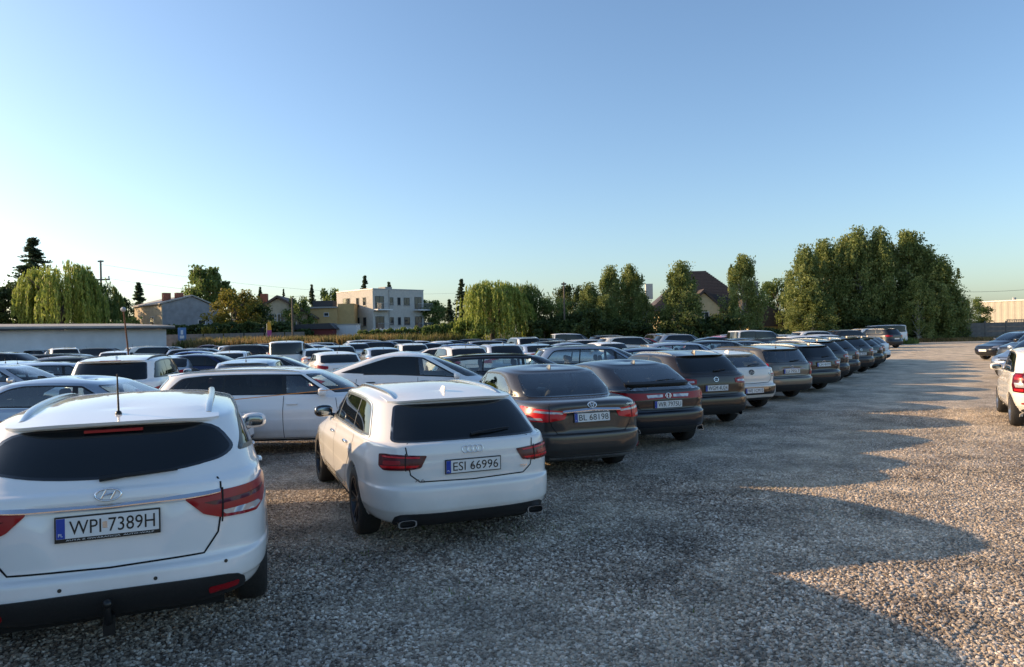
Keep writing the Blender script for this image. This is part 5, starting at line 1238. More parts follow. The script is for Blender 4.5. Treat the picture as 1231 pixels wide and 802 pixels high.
def tree(name, kind, px, z, h, r, matk, label, n=9000, size=.22, seed=1, group='trees beyond the car park', cat='tree', rot=None, base=0, flat=1.0):
    key = (kind, seed, matk, n, size); h0, r0 = {'spruce': (12, 3), 'willow': (10, 6), 'birch': (11, 3.2), 'round': (9, 4), 'bush': (3, 2.2)}[kind]
    if key not in _tree: _tree[key] = tree_meshes(kind, seed, h0, r0, LM_[matk], n, size)
    t = empty(name, (at(px, z), z, base), seed * 1.3 + px * .7 if rot is None else rot); tag(t, label, cat, group)
    for nm, me in zip(('trunk', 'crown'), _tree[key]):
        o = link(nm, me, t); o.scale = (r / r0, r / r0 * flat, h / h0)
    return t
def hgt(px, py, z): return zup(px, py, z)
# left side
tree('spruce_tree', 'spruce', 42, 98, hgt(42, 285, 98), 7.5, 'conifer', 'tall ragged spruce rising behind the left weeping willow', 9000, .15, 1)
tree('willow_tree', 'willow', 74, 86, hgt(84, 313, 86) * 1.02, 4.7, 'willow', 'large weeping willow behind the white garage', 26000, .17, 2, rot=.4)
tree('willow_tree', 'willow', 112, 90, hgt(112, 328, 90), 3.4, 'mid', 'darker drooping willow at the right of the large left willow', 15000, .17, 3)
tree('broadleaf_tree', 'round', 4, 88, hgt(4, 341, 88), 3.6, 'dark', 'dark broadleaf tree at the left picture edge behind the garage', 9000, .26, 4)
tree('broadleaf_tree', 'round', -30, 86, 8, 4, 'dark', 'dark broadleaf tree left of the picture edge', 9000, .26, 4, rot=2)
tree('spruce_tree', 'spruce', 168, 108, hgt(168, 339, 108), 3.6, 'conifer', 'dense dark spruce just left of the grey gabled house', 12000, .2, 5)
tree('broadleaf_tree', 'round', 144, 95, hgt(144, 356, 95), 1.9, 'dark', 'small dark tree beside the electricity pole', 5000, .26, 6)
tree('bush', 'bush', 153, 82, 4.2, 2.2, 'mid', 'green bush between the garage roof and the grey house', 4000, .22, 7, cat='bush')
tree('broadleaf_tree', 'round', 249, 125, hgt(249, 323, 125), 4.0, 'mid', 'rounded green tree rising behind the grey gabled house', 11000, .3, 8)
tree('bush', 'bush', 205, 84, 3.4, 1.9, 'dark', 'dark bush at the corner of the grey gabled house', 4000, .22, 7, cat='bush')
tree('bush', 'bush', 258, 82, 3.1, 1.9, 'yellow', 'light green bush before the grey gable wall', 4000, .2, 9, cat='bush')
tree('broadleaf_tree', 'round', 285, 88, hgt(285, 350, 88), 3.1, 'yellow', 'yellowing rounded tree right of the grey gabled house', 9000, .24, 10)
tree('broadleaf_tree', 'round', 308, 90, hgt(308, 360, 90), 2.4, 'dark', 'dark green tree under the yellowing tree', 7000, .24, 6)
tree('bush', 'bush', 338, 86, 3.6, 3.2, 'dark', 'dark bushes below the beige house', 6000, .22, 7, cat='bush', rot=1)
for i, (px, top, w_, nm) in enumerate([(314, 345, 2.6, 'behind the red chimney of the beige house'), (342, 347, 1.6, 'between the beige house and the ochre house'), (376, 342, 2.6, 'behind the ochre flat-roofed house'), (440, 331, 3.6, 'above the roof of the apartment block'), (469, 339, 3.0, 'just showing over the apartment roof'), (556, 335, 3.2, 'tall and narrow, between the apartment block and the willow')]):
    tree('spruce_tree', 'spruce', px, 150 if px != 556 else 120, hgt(px, top, 150 if px != 556 else 120), w_, 'conifer', 'dark spruce ' + nm, 8000, .22, 11 + i % 2)
tree('spruce_tree', 'spruce', 541, 112, hgt(541, 360, 112), 2.2, 'conifer', 'lower dark spruce beside the tall narrow one', 4500, .3, 11)
tree('broadleaf_tree', 'round', 360, 112, hgt(360, 358, 112), 2.2, 'mid', 'green tree left of the ochre flat-roofed house', 5000, .3, 10)
tree('broadleaf_tree', 'round', 398, 150, hgt(398, 349, 150), 3.0, 'mid', 'green treetop over the ochre flat-roofed house', 5000, .36, 10, rot=1)
tree('broadleaf_tree', 'round', 520, 128, hgt(520, 362, 128), 3.6, 'mid', 'green tree at the right end of the apartment block', 5000, .3, 8, rot=2)
# middle
tree('willow_tree', 'willow', 592, 74, hgt(592, 333, 74), 3.9, 'willow', 'bright weeping willow in the middle of the tree line', 30000, .15, 14, rot=1.0)
tree('willow_tree', 'willow', 632, 78, hgt(634, 336, 78), 3.2, 'mid', 'duller weeping willow against the bright one', 18000, .15, 15, rot=2.2)
tree('bush', 'bush', 568, 72, 3.6, 2.0, 'willow', 'low willow shoots at the left foot of the bright willow', 5000, .18, 9, cat='bush')
tree('broadleaf_tree', 'round', 664, 76, hgt(664, 358, 76), 2.4, 'mid', 'leafy green tree left of the wooden pole', 9000, .2, 16)
tree('broadleaf_tree', 'round', 686, 92, hgt(688, 343, 92), 2.4, 'dark', 'dark treetop beyond the wooden pole', 7000, .26, 6)
for i in range(7):
    px = (655, 680, 705, 752, 826, 862, 925)[i]
    tree('bush', 'bush', px, 73 + i % 2, (2.9 + .5 * (i % 3)) * (.8 if i == 5 else .62 if i > 5 else 1), 2.6, 'dark', 'dark undergrowth ' + ['left of the wooden pole', 'at the foot of the wooden pole', 'under the first birch', 'under the second birch', 'right of the broad birch', 'under the cream gable', 'before the low dark roof'][i], 6000, .2, (7, 17)[i % 2], group='undergrowth along the tree line', cat='bush', rot=i)
BI = [(712, 342, 74, 1.9, 20, 'bushy birch at the left of the middle birches'), (735, 322, 75, 1.7, 21, 'slender birch, first tall one of the middle birches'), (761, 318, 76, 1.75, 22, 'slender birch, second tall one with pointed top'),
      (774, 352, 74, 1.5, 20, 'low birch filling in right of the pointed one'), (817, 317, 74, 2.2, 21, 'broad birch before the cream gable house'), (892, 306, 74, 1.9, 22, 'tall single birch hiding the big dark roof'), (728, 355, 72.5, 1.6, 22, 'low birch in front of the first tall one')]
DZ, RS_ = 3, 1.3
for (px, top, z, r, sd, lab) in BI: tree('birch_tree', 'birch', px, z + DZ, hgt(px, top, z + DZ), r * RS_, 'birch', lab, 20000, .17, sd, group='birches along the car park')
BG = [(967, 298, 75, 2.3, 20, 'leftmost birch of the big birch group'), (994, 291, 77, 2.3, 21, 'second birch from the left in the big group'), (1022, 283, 78, 2.1, 22, 'third birch from the left, behind the vans'), (1036, 276, 76, 2.1, 21, 'tall birch left of the group centre'),
      (1062, 277, 76, 2.3, 20, 'tall birch in the centre of the big group'), (1090, 277, 77, 2.6, 22, 'tallest dark birch right of the centre'), (1112, 298, 76, 2.2, 21, 'birch on the right slope of the big group'), (1128, 310, 74.5, 2.3, 20, 'low spreading birch at the right end of the group'), (1142, 345, 75, 1.7, 22, 'smallest birch at the right end by the fence'), (1104, 335, 72.5, 1.9, 20, 'front birch sweeping down to the dry grass'), (978, 345, 73, 2.2, 22, 'front birch at the left of the big group')]
DZ = 8
for (px, top, z, r, sd, lab) in BG: tree('birch_tree', 'birch', px, z + DZ, hgt(px, top, z + DZ), r * 1.38, 'birch', lab, 20000, .17, sd, group='big birch group')
tree('bush', 'bush', 1040, 85, 4, 4.5, 'dark', 'dark shade growth under the big birch group', 9000, .2, 7, group='undergrowth along the tree line', cat='bush')
tree('broadleaf_tree', 'round', 935, 98, hgt(935, 338, 98), 2.7, 'mid', 'rounded green tree between the low dark roof and the birches', 8000, .26, 8, rot=3)
tree('broadleaf_tree', 'round', 1166, 92, hgt(1166, 359, 92), 2.3, 'mid', 'small rounded tree behind the lamp post at right', 6000, .24, 10, rot=3)

# grasses and weeds: stuff
def weeds(name, x0, x1, y0, y1, h, n, matk, wid=.05, seed=5, base=0.):
    g = np.random.default_rng(seed); nc = max(4, int(n / 60)); cx_ = g.uniform(x0, x1, nc); cy_ = g.uniform(y0, y1, nc); hs = g.uniform(.45, 1, nc)
    idx = g.integers(0, nc, n); X = cx_[idx] + g.normal(0, .35, n); Y = cy_[idx] + g.normal(0, .2, n); H_ = h * hs[idx] * g.uniform(.5, 1.1, n); a_ = g.uniform(0, 6.28, n); lx = g.normal(0, .18, n) * H_; ly = g.normal(0, .18, n) * H_
    w_ = wid * g.uniform(.6, 1.4, n); V = np.stack([np.stack([X - np.cos(a_) * w_, Y - np.sin(a_) * w_, np.zeros(n) - .02], 1), np.stack([X + np.cos(a_) * w_, Y + np.sin(a_) * w_, np.zeros(n) - .02], 1), np.stack([X + lx, Y + ly, H_], 1)], 1).reshape(-1, 3)
    V[:, 2] += base; me = mesh(name, V, np.arange(3 * n).reshape(-1, 3), LM_[matk]); return tag(link(name, me), kind='stuff')
weeds('dry_grass', at(1075, 79), at(1250, 79), 78.3, 81.5, .5, 12000, 'dry', .05, 1)
weeds('weeds', at(-10, 63), at(215, 63), 61, 63.5, 1.15, 6000, 'dark', .06, 2)
weeds('weeds', at(206, 68), at(560, 68), 68, 77, 1.25, 24000, 'weed', .09, 3, 1.0)
weeds('dry_grass', at(225, 68), at(470, 68), 67.5, 76, 1.2, 15000, 'dry', .07, 4, 1.0)
weeds('weeds', at(206, 65), at(560, 65), 63.5, 68, .9, 9000, 'weed', .08, 13, .3)
weeds('weeds', at(640, 72), at(1070, 78), 71.5, 78, .8, 9000, 'mid', .07, 6)
weeds('weeds', -2.2, 4.6, 4.2, 12, .045, 900, 'mid', .006, 8)
def hedge(name, px0, px1, z, d, h0, h1, matk, label, n):
    g = np.random.default_rng(int(px0)); x0, x1 = at(px0, z), at(px1, z); n_ = n
    t = g.random(n_); face = g.random(n_); lump = .12 * np.sin(t * 31) + .10 * np.sin(t * 67 + 1)
    hh = h0 + (h1 - h0) * t + lump; X = x0 + (x1 - x0) * t; Zz = np.where(face < .5, g.random(n_) * hh, hh + g.normal(0, .06, n_)); Yy = np.where(face < .5, z + g.normal(0, .1, n_), z + g.random(n_) * d)
    t_ = empty(name, ((x0 + x1) / 2, z, 0)); tag(t_, label, 'hedge'); C = np.stack([X - (x0 + x1) / 2, Yy - z, Zz], 1)
    me = quads_mesh('foliage', C, .2, LM_[matk], g); link('foliage', me, t_)
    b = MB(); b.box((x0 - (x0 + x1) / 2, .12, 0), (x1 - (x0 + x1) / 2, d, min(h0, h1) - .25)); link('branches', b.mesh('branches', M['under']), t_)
hedge('hedge', 208, 312, 82, 1.4, 3.35, 3.6, 'dark', 'long dark clipped hedge under the grey gabled house', 9000)
hedge('hedge', 508, 560, 72, 2.2, 2.5, 3.0, 'mid', 'loose green hedge left of the bright willow', 8000)
hedge('hedge', 430, 512, 80, 1.0, 2.3, 2.6, 'mid', 'low hedge before the apartment block', 5000)

# ================================================================= BUILDINGS
wm = dict(render=bumped('pale_render', (.52, .50, .46), .9, 2.5, .15, .01, .10), grey=bumped('grey_render', (.27, .28, .30), .95, 1.3, .3, .02, .18), beige=bumped('beige_render', (.50, .42, .30), .95, 1.5, .2, .02, .12),
          cream=bumped('cream_render', (.60, .50, .30), .9, 2, .1, .01, .08), white=bumped('white_wall', (.60, .61, .63), .9, 1.2, .1, .01, .07), ochre=bumped('ochre_render', (.50, .35, .16), .9, 2, .1, .01, .08),
          felt=bumped('roofing_felt', (.34, .33, .31), .9, 1.2, .2, .01, .15), dark=simple('dark_base', (.05, .05, .055), .8), tile=bumped('roof_tiles', (.065, .05, .045), .7, 8, .5, .03, .25), slate=bumped('brown_tiles', (.10, .065, .05), .7, 8, .5, .03, .25),
          brick=bumped('red_brick', (.30, .10, .06), .9, 6, .4, .02, .3), conc=bumped('concrete', (.17, .16, .15), .9, 2, .3, .02, .2), wood=bumped('weathered_wood', (.13, .11, .09), .9, 8, .4, .02, .3, stretch=(6, 6, 1)), metal=simple('galvanised', (.35, .36, .37), .5, .6),
          sheet=simple('beige_sheet_metal', (.40, .37, .31), .7, .0, noise=(1, .05)), rust=bumped('rust', (.14, .06, .03), .9, 20, .3), frame=simple('window_frames', (.65, .65, .65), .5), framed=simple('dark_window_frames', (.07, .07, .075), .5), glassb=simple('window_pane', (.03, .04, .05), .06), whitep=simple('white_paint', (.75, .75, .75), .5))
def prism(poly, d0, d1, axis='y'):
    """outline in (x,z), extruded along y"""
    n = len(poly); V = [(x, d0, z) for x, z in poly] + [(x, d1, z) for x, z in poly]
    return MB().add(V, [tuple(range(n))[::-1], tuple(range(n, 2 * n))] + [(i, (i + 1) % n, (i + 1) % n + n, i + n) for i in range(n)])
def window(par, face, u, z, w_, h_, frame=None, name='window'):
    """face: ('y', y) wall facing -y, or ('x-', x) facing -x, or ('x+', x)"""
    fr = frame or wm['frame']; k, c = face
    def place(b):
        if k == 'y': return b.xf(Matrix.Translation((u, c, z)))
        s_ = -1 if k == 'x-' else 1
        return b.xf(Matrix.Translation((c, u, z)) @ Matrix.Rotation(R(-90 if s_ < 0 else 90), 4, 'Z'))
    b = MB(); t = .08
    b.box((-w_ / 2, -.05, -h_ / 2), (-w_ / 2 + t, .02, h_ / 2)); b.box((w_ / 2 - t, -.05, -h_ / 2), (w_ / 2, .02, h_ / 2)); b.box((-w_ / 2 + t, -.05, h_ / 2 - t), (w_ / 2 - t, .02, h_ / 2)); b.box((-w_ / 2 + t, -.05, -h_ / 2), (w_ / 2 - t, .02, -h_ / 2 + t))
    if w_ > 1.0: b.box((-.03, -.045, -h_ / 2 + t), (.03, .02, h_ / 2 - t))
    o = link(name, place(b).mesh(name, fr), par)
    b = MB(); b.box((-w_ / 2 + t, -.02, -h_ / 2 + t), (w_ / 2 - t, -.015, h_ / 2 - t)); link('pane', place(b).mesh('pane', wm['glassb']), o)
    b = MB(); b.box((-w_ / 2 - .08, -.12, -h_ / 2 - .07), (w_ / 2 + .08, .0, -h_ / 2 - .005)); link('sill', place(b).mesh('sill', wm['metal']), o)
def P_(par, name, b, mat): return link(name, b.mesh(name, mat), par)
# white garage at the left
z = 68; t = empty('garage', (at(200, z), z, 0), R(50)); hw = 23; tag(t, 'long low white garage with a flat grey overhanging roof at the left', 'garage')
P_(t, 'wall', MB().box((-2 * hw, 0, 0), (0, 9, 3.0)), wm['white'])
rf = P_(t, 'roof', MB().add([(-2 * hw - .5, -.7, 3.06), (.5, -.7, 3.06), (.5, 9.5, 3.42), (-2 * hw - .5, 9.5, 3.42), (-2 * hw - .5, -.7, 3.32), (.5, -.7, 3.32), (.5, 9.5, 3.75), (-2 * hw - .5, 9.5, 3.75)], [(0, 3, 2, 1), (4, 5, 6, 7), (0, 1, 5, 4), (1, 2, 6, 5), (2, 3, 7, 6), (3, 0, 4, 7)]), wm['felt'])
P_(t, 'gutter', MB().box((-2 * hw - .5, -.82, 3.02), (.5, -.71, 3.16)), wm['dark'])
# grey gabled house
z = 92; xc_ = at(196, z); t = empty('gabled_house', (xc_, z, 0), R(45)); tag(t, 'two storey house with beige side wall and blue grey windowless gable', 'house')
hL = 6.3; P_(t, 'wall', prism([(0, 0), (7.3, 0), (7.3, 6.0), (3.7, 7.55), (0, 6.55)], 0, 10), wm['grey'])
P_(t, 'side_wall', MB().box((-.12, -.0, 0), (-.005, 10, 6.5)), wm['beige'])
rf = P_(t, 'roof', MB().add([(-.4, -.25, 6.50), (3.7, -.25, 7.62), (7.6, -.25, 5.98), (-.4, 10.3, 6.50), (3.7, 10.3, 7.62), (7.6, 10.3, 5.98), (-.4, -.25, 6.66), (3.7, -.25, 7.78), (7.6, -.25, 6.14), (-.4, 10.3, 6.66), (3.7, 10.3, 7.78), (7.6, 10.3, 6.14)],
  [(0, 1, 7, 6), (1, 2, 8, 7), (6, 7, 10, 9), (7, 8, 11, 10), (3, 4, 1, 0), (4, 5, 2, 1), (3, 9, 10, 4), (4, 10, 11, 5), (0, 6, 9, 3), (2, 5, 11, 8)]), wm['felt'])
for (cx_, cy_) in ((.9, 2), (2.2, 1.2)): P_(rf, 'chimney', MB().box((cx_, cy_, 6.6), (cx_ + .9, cy_ + .7, 8.1)), wm['brick'])
window(t, ('x-', -.12), 3.4, 4.3, 1.5, 1.5); window(t, ('y', 0), 4.9, 4.2, 1.0, .7); window(t, ('y', 0), 4.9, 1.6, 1.6, 1.2)
# beige house with brown roof
z = 112; t = empty('brown_roofed_house', (at(330, z), z, 0), R(6)); tag(t, 'beige house with brown pitched roof and red chimney behind the bushes', 'house')
P_(t, 'wall', prism([(-3.6, 0), (5.6, 0), (5.6, 5.3), (.6, 8.0), (-3.6, 5.6)], 0, 9), wm['beige'])
rf = P_(t, 'roof', prism([(-4.3, 5.35), (.6, 8.5), (6.3, 5.0), (6.3, 4.75), (.6, 8.12), (-4.3, 5.1)], -.6, 9.6), wm['slate'])
P_(t, 'wing_roof', prism([(-7.5, 8.2), (-3.7, 8.2), (-.2, 7.6), (-2, 6.2), (-8.6, 6.2)], 5, 12), wm['slate']); P_(t, 'wing_wall', MB().box((-7.9, 5.4, 0), (-3.62, 11.5, 6.2)), wm['beige'])
P_(rf, 'chimney', MB().box((-2.5, 2.2, 6.4), (-1.5, 3.2, 8.9)), wm['brick']); window(t, ('y', 0), -.4, 4.9, 1.1, 1.5); window(t, ('y', 0), 1.0, 4.9, 1.1, 1.5)
b = MB(); b.box((-2.6, -1.2, 3.4), (3.6, -.003, 3.55)); P_(t, 'balcony_slab', b, wm['white'])
for i in range(16): P_(t, 'baluster', MB().box((-2.5 + i * .4, -1.15, 3.56), (-2.42 + i * .4, -1.08, 4.4)), wm['whitep'])
# ochre flat-roofed house
z = 116; t = empty('flat_roofed_house', (at(386, z), z, 0), R(4)); tag(t, 'ochre flat-roofed house beside the apartment block', 'house')
P_(t, 'wall', MB().box((-2.6, 0, 0), (2.6, 8, 6.5)), wm['ochre']); P_(t, 'side_wing', MB().box((2.605, .6, 0), (5.2, 8, 7.2)), wm['ochre']); P_(t, 'roof', MB().box((-2.9, -.3, 6.5), (2.6, 8.2, 6.75)), wm['felt'])
P_(t, 'roof_upstand', MB().box((-1.6, 2, 6.75), (1.6, 6, 7.8)), wm['dark']); window(t, ('y', 0), .9, 5.5, .8, .6); window(t, ('y', 0), 1.0, 2.4, .7, 1.8)
# apartment block: one corner to the camera
z = 118; t = empty('apartment_block', (at(449, z), z, 0), R(45)); tag(t, 'new white apartment block with flat roof, balconies and dark ground floor', 'building')
A_, B_, T_ = 10.4, 10.9, 9.5
P_(t, 'wall', MB().box((0, 0, 2.6), (A_, B_, T_)), wm['render']); P_(t, 'ground_floor', MB().box((.08, .08, 0), (A_ - .08, B_ - .08, 2.595)), wm['dark'])
P_(t, 'parapet', MB().box((-.06, -.06, T_ + .002), (A_ + .06, B_ + .06, T_ + .16)), wm['metal']); P_(t, 'roof_hatch', MB().box((4.6, 3, T_ + .16), (6.0, 5, T_ + .7)), wm['felt'])
P_(t, 'end_wing', MB().box((A_ + .004, 1.8, 2.6), (A_ + 1.6, B_, 6.0)), wm['grey']); P_(t, 'end_wing_base', MB().box((A_ + .004, 1.9, 0), (A_ + 1.5, B_ - .1, 2.59)), wm['dark'])
for zf in (4.3, 7.6):
    for u, w_, h_ in ((3.0, .9, 1.3), (4.6, .6, 1.3), (6.2, 1.2, 1.3)): window(t, ('y', 0), u + .6, zf, w_, h_, wm['framed'])
    window(t, ('y', 0), 1.3, zf - .25, 1.7, 2.1, wm['framed'], 'balcony_door'); window(t, ('y', 0), 9.2, zf - .25, 1.5, 2.1, wm['framed'], 'balcony_door')
    for u in (2.2, 4.2): window(t, ('x-', 0), u + .2, zf, .9, 1.4, wm['framed'])
    window(t, ('x-', 0), 7.8, zf - .25, 2.2, 2.1, wm['framed'], 'balcony_door')
    for (a0, a1) in (((.05, -1.3), (3.0, -.003)), ((8.2, -1.3), (11.4, -.003)), ((-1.4, 6.2), (-.003, 11.6))):
        zb_ = zf - 1.55; sl_ = P_(t, 'balcony', MB().box((a0[0], a0[1], zb_), (a1[0], a1[1], zb_ + .2)), wm['whitep'])
        b = MB()
        if a0[1] < 0: b.box((a0[0], a0[1], zb_ + 1.15), (a1[0], a0[1] + .05, zb_ + 1.2)); L0, L1 = a0[0], a1[0]; q = [(L0 + (L1 - L0) * i / 14, a0[1] + .01) for i in range(15)]
        else: b.box((a0[0], a0[1], zb_ + 1.15), (a0[0] + .05, a1[1], zb_ + 1.2)); q = [(a0[0] + .01, a0[1] + (a1[1] - a0[1]) * i / 14) for i in range(15)]
        for (qx, qy) in q: b.box((qx, qy, zb_ + .2), (qx + .03, qy + .03, zb_ + 1.15))
        P_(sl_, 'railing', b, wm['metal'])
P_(t, 'downpipe', MB().box((3.15, -.10, 2.6), (3.25, -.004, T_)), wm['metal'])
# big dark-roofed house behind the birches
z = 92; t = empty('dark_roofed_house', (at(848, z), z, 0), R(-4)); tag(t, 'large cream house with steep dark tiled hipped roof behind the birches', 'house')
P_(t, 'wall', MB().box((-5.4, 0, 0), (5.2, 10, 4.7)), wm['cream']); P_(t, 'gable', prism([(-2.4, 0), (1.5, 0), (1.5, 4.6), (-.4, 6.4), (-2.4, 4.6)], -1.6, -.004), wm['cream'])
P_(t, 'gable_roof', prism([(-3.0, 4.3), (-.4, 6.9), (2.1, 4.3), (1.9, 4.2), (-.4, 6.5), (-2.8, 4.2)], -2.0, 3.0), wm['tile'])
Vr = [(-7.2, -.8, 4.2), (6.6, -.8, 4.2), (6.6, 10.8, 4.2), (-7.2, 10.8, 4.2), (-1.2, 4.4, 9.6), (1.0, 4.4, 9.6)]
rf = P_(t, 'roof', MB().add(Vr, [(0, 1, 5, 4), (1, 2, 5), (2, 3, 4, 5), (3, 0, 4), (0, 3, 2, 1)]), wm['tile'])
for i in range(26):    # rows of tiles on the slope that shows
    f = (i + .5) / 26; xa = -7.2 + 6.0 * f; xb = 6.6 - 5.6 * f; y_ = -.8 + 5.2 * f; zz_ = 4.2 + 5.4 * f
    P_(rf, 'tile_course', MB().add([(xa, y_ - .10, zz_ - .02), (xb, y_ - .10, zz_ - .02), (xb, y_, zz_ + .10), (xa, y_, zz_ + .10), (xb - .1, y_ + .1, zz_ + .09), (xa + .1, y_ + .1, zz_ + .09)], [(0, 1, 2, 3), (3, 2, 4, 5)]), wm['tile'])
P_(rf, 'chimney', MB().box((-7.0, 3, 6.0), (-6.1, 4, 8.0)), wm['render']); P_(rf, 'chimney', MB().box((5.9, 2, 4.9), (7.2, 3.2, 7.9)), wm['render']); window(t, ('y', -1.6), -.4, 3.4, 1.2, 1.3)
z = 86; t = empty('low_roofed_house', (at(934, z), z, 0)); tag(t, 'lower wing with sloping dark roof between the single birch and the birch group', 'house')
P_(t, 'wall', MB().box((-3.4, 0, 0), (2.2, 7, 2.3)), wm['cream']); rf = P_(t, 'roof', prism([(-4.2, 2.3), (-4.2, 5.2), (-2.6, 5.2), (2.9, 2.3), (2.9, 2.05), (-4.2, 2.05)], -.5, 7.5), wm['tile'])
# warehouse at right, corrugated
z = 132; xw0 = at(1180, z); t = empty('warehouse', (xw0, z, 0), R(-64)); tag(t, 'long beige corrugated metal warehouse behind the right-hand fence', 'building')
n = 60; V = []; F = []
for i in range(n * 4 + 1):
    x = i * .28; d = (0, .06, .06, 0)[i % 4]; V += [(x, d, 0), (x, d, 5.6)]
for i in range(n * 4): F.append((2 * i, 2 * i + 2, 2 * i + 3, 2 * i + 1))
P_(t, 'cladding', MB().add(V, F), wm['sheet']); P_(t, 'hall', MB().box((0, .08, 0), (67, 30, 5.55)), wm['sheet']); P_(t, 'roof_edge', MB().box((-.2, -.1, 5.6), (67.4, 30, 5.8)), wm['metal'])
for x in (4, 11.2): P_(t, 'roof_vent', MB().tube([(x, 3, 5.8), (x, 3, 6.3)], .3, 10), wm['metal'])

# concrete panel fence at right: posts and boards are parts
zf = 83; f0 = at(1108, zf); t = empty('concrete_fence', (f0, zf, 0)); tag(t, 'grey prefabricated concrete panel fence along the far right end', 'fence', 'concrete fences')
bd = MB().box((0, 0, 0), (2.28, .05, .48)).mesh('fence_board', wm['conc']); pm = MB().box((0, -.04, 0), (.12, .10, 2.12)).mesh('fence_post', wm['conc']); bal = MB().tube([(0, .02, 0), (0, .02, .05), (0, .02, .16), (0, .02, .26)], [.05, .03, .055, .035], 6).mesh('baluster', wm['conc'])
topm = MB().box((0, 0, 0), (2.28, .06, .06)).mesh('top_board', wm['conc'])
for i in range(10):
    link('fence_post', pm, t, (i * 2.4, 0, 0))
    for k in range(4): link('fence_board', bd, t, (i * 2.4 + .12, rng.uniform(-.008, .008), k * .485))
    if i > 3:
        for k in range(11): link('baluster', bal, t, (i * 2.4 + .22 + k * .205, 0, 1.94))
        link('top_board', topm, t, (i * 2.4 + .12, 0, 2.21))
z = 80.5; t = empty('concrete_wall', (at(205, z), z, 1.1)); tag(t, 'low grey concrete fence below the dark clipped hedge', 'fence', 'concrete fences')
for i in range(7):
    link('fence_post', MB().box((0, -.04, 0), (.12, .1, 1.5)).mesh('fence_post', wm['conc']) if i == 0 else t.children[0].data, t, (i * 2.2, -2, 0))
    for k in range(3): link('fence_board', bd, t, (i * 2.4 * .917 + .12, -2, k * .485)).scale = (.91, 1, 1)

# poles
def pole(name, px, z, top, r, mat, label, lean=0, arms=(), cat='pole'):
    h = hgt(px, top, z); t = empty(name, (at(px, z) - lean * h, z, 0)); tag(t, label, cat); P_(t, 'shaft', MB().tube([(0, 0, 0), (lean * h * .5, 0, h * .5), (lean * h, 0, h)], [r, r * .85, r * .7], 8), mat)
    for (zz_, w_) in arms:
        P_(t, 'crossarm', MB().box((lean * h - w_, -.06, h * zz_ - .09), (lean * h + w_, .08, h * zz_ + .09)), wm['wood'])
        for sx in (-1, 0, 1):
            if w_ > .5: P_(t, 'insulator', MB().tube([(lean * h + sx * w_ * .9, 0, h * zz_ + .05), (lean * h + sx * w_ * .9, 0, h * zz_ + .45)], .10, 6), wm['whitep'])
    return t
pole('electricity_pole', 123, 92, 313, .16, wm['conc'], 'concrete electricity pole with crossarms right of the left willow', 0, ((.99, .35), (.80, 1.1), (.72, .9)))
pole('utility_pole', 352, 76, 358, .13, wm['wood'], 'plain grey utility pole before the beige house', 0)
pole('wooden_pole', 679, 73, 339, .10, wm['wood'], 'thin wooden pole in front of the dark treetop right of the willows', 0, ((.97, .25),))
pole('lamp_post', 1158, 85, 357, .07, wm['metal'], 'thin pale lamp post behind the concrete fence', 0)
# leaning rusty pole in the car park
z = 40; b0 = Vector((at(156, z), z, 0)); t = empty('leaning_pole', b0); tag(t, 'thin leaning rusty pole with a tangle of wire on top at left', 'pole'); h = hgt(149, 372, z)
tp = Vector((at(149, z) - b0.x, 0, h)); P_(t, 'shaft', MB().tube([(0, 0, 0), tp * .5 + Vector((.02, 0, 0)), tp], [.05, .045, .04], 7), wm['rust']); P_(t, 'wire_tangle', MB().ell(tuple(tp), (.16, .1, .14), 2, 8, 6), wm['metal'])
# wires
def wire(name, p0, p1, sag, r, mat, label, n=14):
    P0, P1 = Vector(p0), Vector(p1); pts = [P0.lerp(P1, i / n) - Vector((0, 0, sag * 4 * (i / n) * (1 - i / n))) for i in range(n + 1)]
    tag(link(name, MB().tube(pts, r, 5).mesh(name, mat)), label, 'wire')
hp = hgt(123, 318, 92)
wire('power_line', (at(123, 92), 92, hp), (at(560, 150), 150, hgt(560, 352, 150)), 1.5, .013, wm['dark'], 'upper power line running right from the electricity pole')
wire('power_line', (at(123, 92), 92, hp - 1.6), (at(440, 150), 150, hgt(440, 352, 150)), 1.5, .013, wm['dark'], 'lower power line running right from the electricity pole')
wire('power_line', (at(1120, 100), 100, hgt(1120, 350, 100)), (at(1260, 100), 100, hgt(1260, 346, 100)), .3, .02, wm['dark'], 'thin power line over the warehouse at right')
cord = simple('orange_cord', (.62, .26, .06), .6)
wire('cord', (at(-60, 8.7), 8.7, zup(-60, 513, 8.7)), (at(425, 11.6), 11.6, zup(425, 465.5, 11.6)), .01, .006, cord, 'thin orange cord stretched before the pale blue saloon and the long white estate', 20)
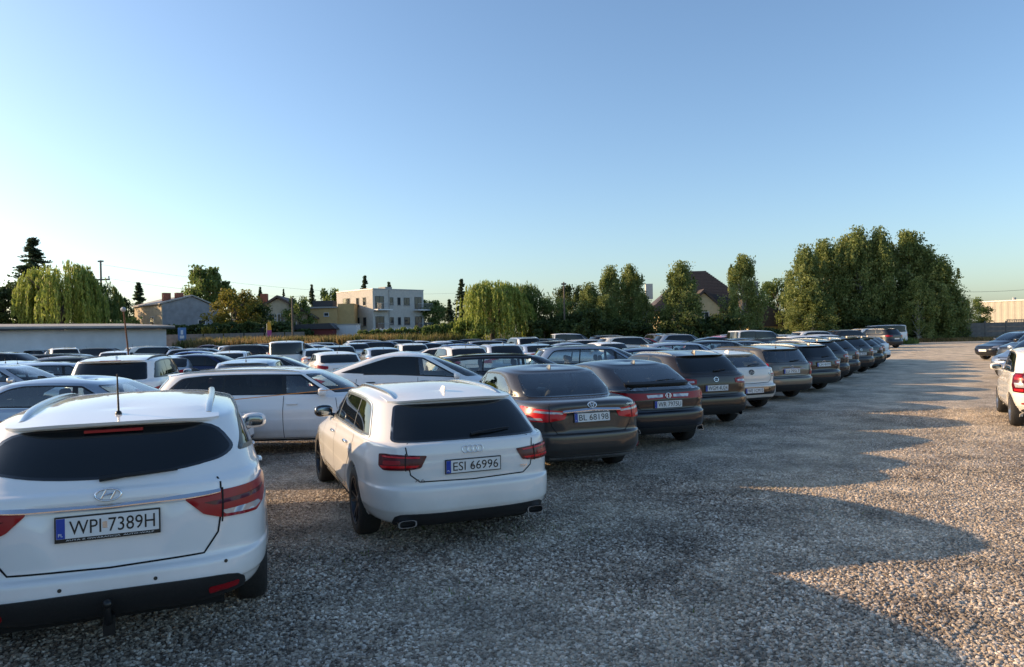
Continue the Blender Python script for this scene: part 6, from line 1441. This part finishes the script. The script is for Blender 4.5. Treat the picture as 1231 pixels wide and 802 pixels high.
# feather flag, sign, shed, racks
z = 78; t = empty('feather_flag', (at(321, z), z, 1.1)); tag(t, 'small yellow and magenta feather flag beyond the weeds', 'flag'); P_(t, 'flagpole', MB().tube([(0, 0, 0), (0, 0, 2.4)], .03, 6), wm['metal'])
P_(t, 'flag', prism([(.02, .9), (.45, 1.0), (.50, 1.7), (.02, 1.7)], 0, .02), simple('magenta_cloth', (.45, .08, .25), .8)); P_(t, 'flag_top', prism([(.02, 1.705), (.50, 1.705), (.42, 2.4), (.2, 2.62), (.02, 2.4)], 0, .02), simple('yellow_cloth', (.75, .38, .04), .8))
z = 74; t = empty('sign_board', (at(219, z), z, 1.1)); tag(t, 'blue and white sign board on posts before the hedge', 'sign')
for x in (-.3, .3): P_(t, 'post', MB().box((x - .03, 0, 0), (x + .03, .06, 1.2)), wm['metal'])
P_(t, 'panel', MB().box((-.42, -.03, .8), (.42, -.003, 2.1)), simple('blue_panel', (.10, .22, .45), .5)); P_(t, 'symbol', MB().box((-.22, -.045, 1.0), (.22, -.033, 1.3)).box((-.12, -.045, 1.4), (.12, -.033, 1.85)), wm['whitep'])
z = 88; t = empty('red_shed', (at(378, z), z, 1.0)); tag(t, 'low dark red shed roof beyond the weeds under the ochre house', 'shed')
P_(t, 'wall', MB().box((-2.4, 0, 0), (2.2, 3, 1.9)), simple('dark_red_boards', (.16, .03, .03), .8)); P_(t, 'roof', prism([(-2.7, 1.9), (-2.2, 2.5), (1.9, 2.6), (2.6, 1.9)], -.3, 3.3), wm['dark'])
t = empty('white_container', (at(412, 90), 90, 1.1)); tag(t, 'pale low container right of the dark red shed', 'container'); P_(t, 'box', MB().box((-1.8, 0, 0), (1.7, 2.4, 2.3)), wm['white']); P_(t, 'lid', MB().box((-1.9, -.1, 2.302), (1.8, 2.5, 2.4)), wm['felt'])
for i in range(13):
    x = at(449, 88) + i * .45; t = link('wire_hoop', MB().tube([(x + .2 * math.cos(a_) , 88, 2.1 + .75 * math.sin(a_)) for a_ in np.linspace(0, math.pi, 9)], .03, 5).mesh('wire_hoop', wm['whitep']))
    tag(t, 'pale wire hoop in the row before the apartment block', 'hoop', 'wire hoops before the apartment block')
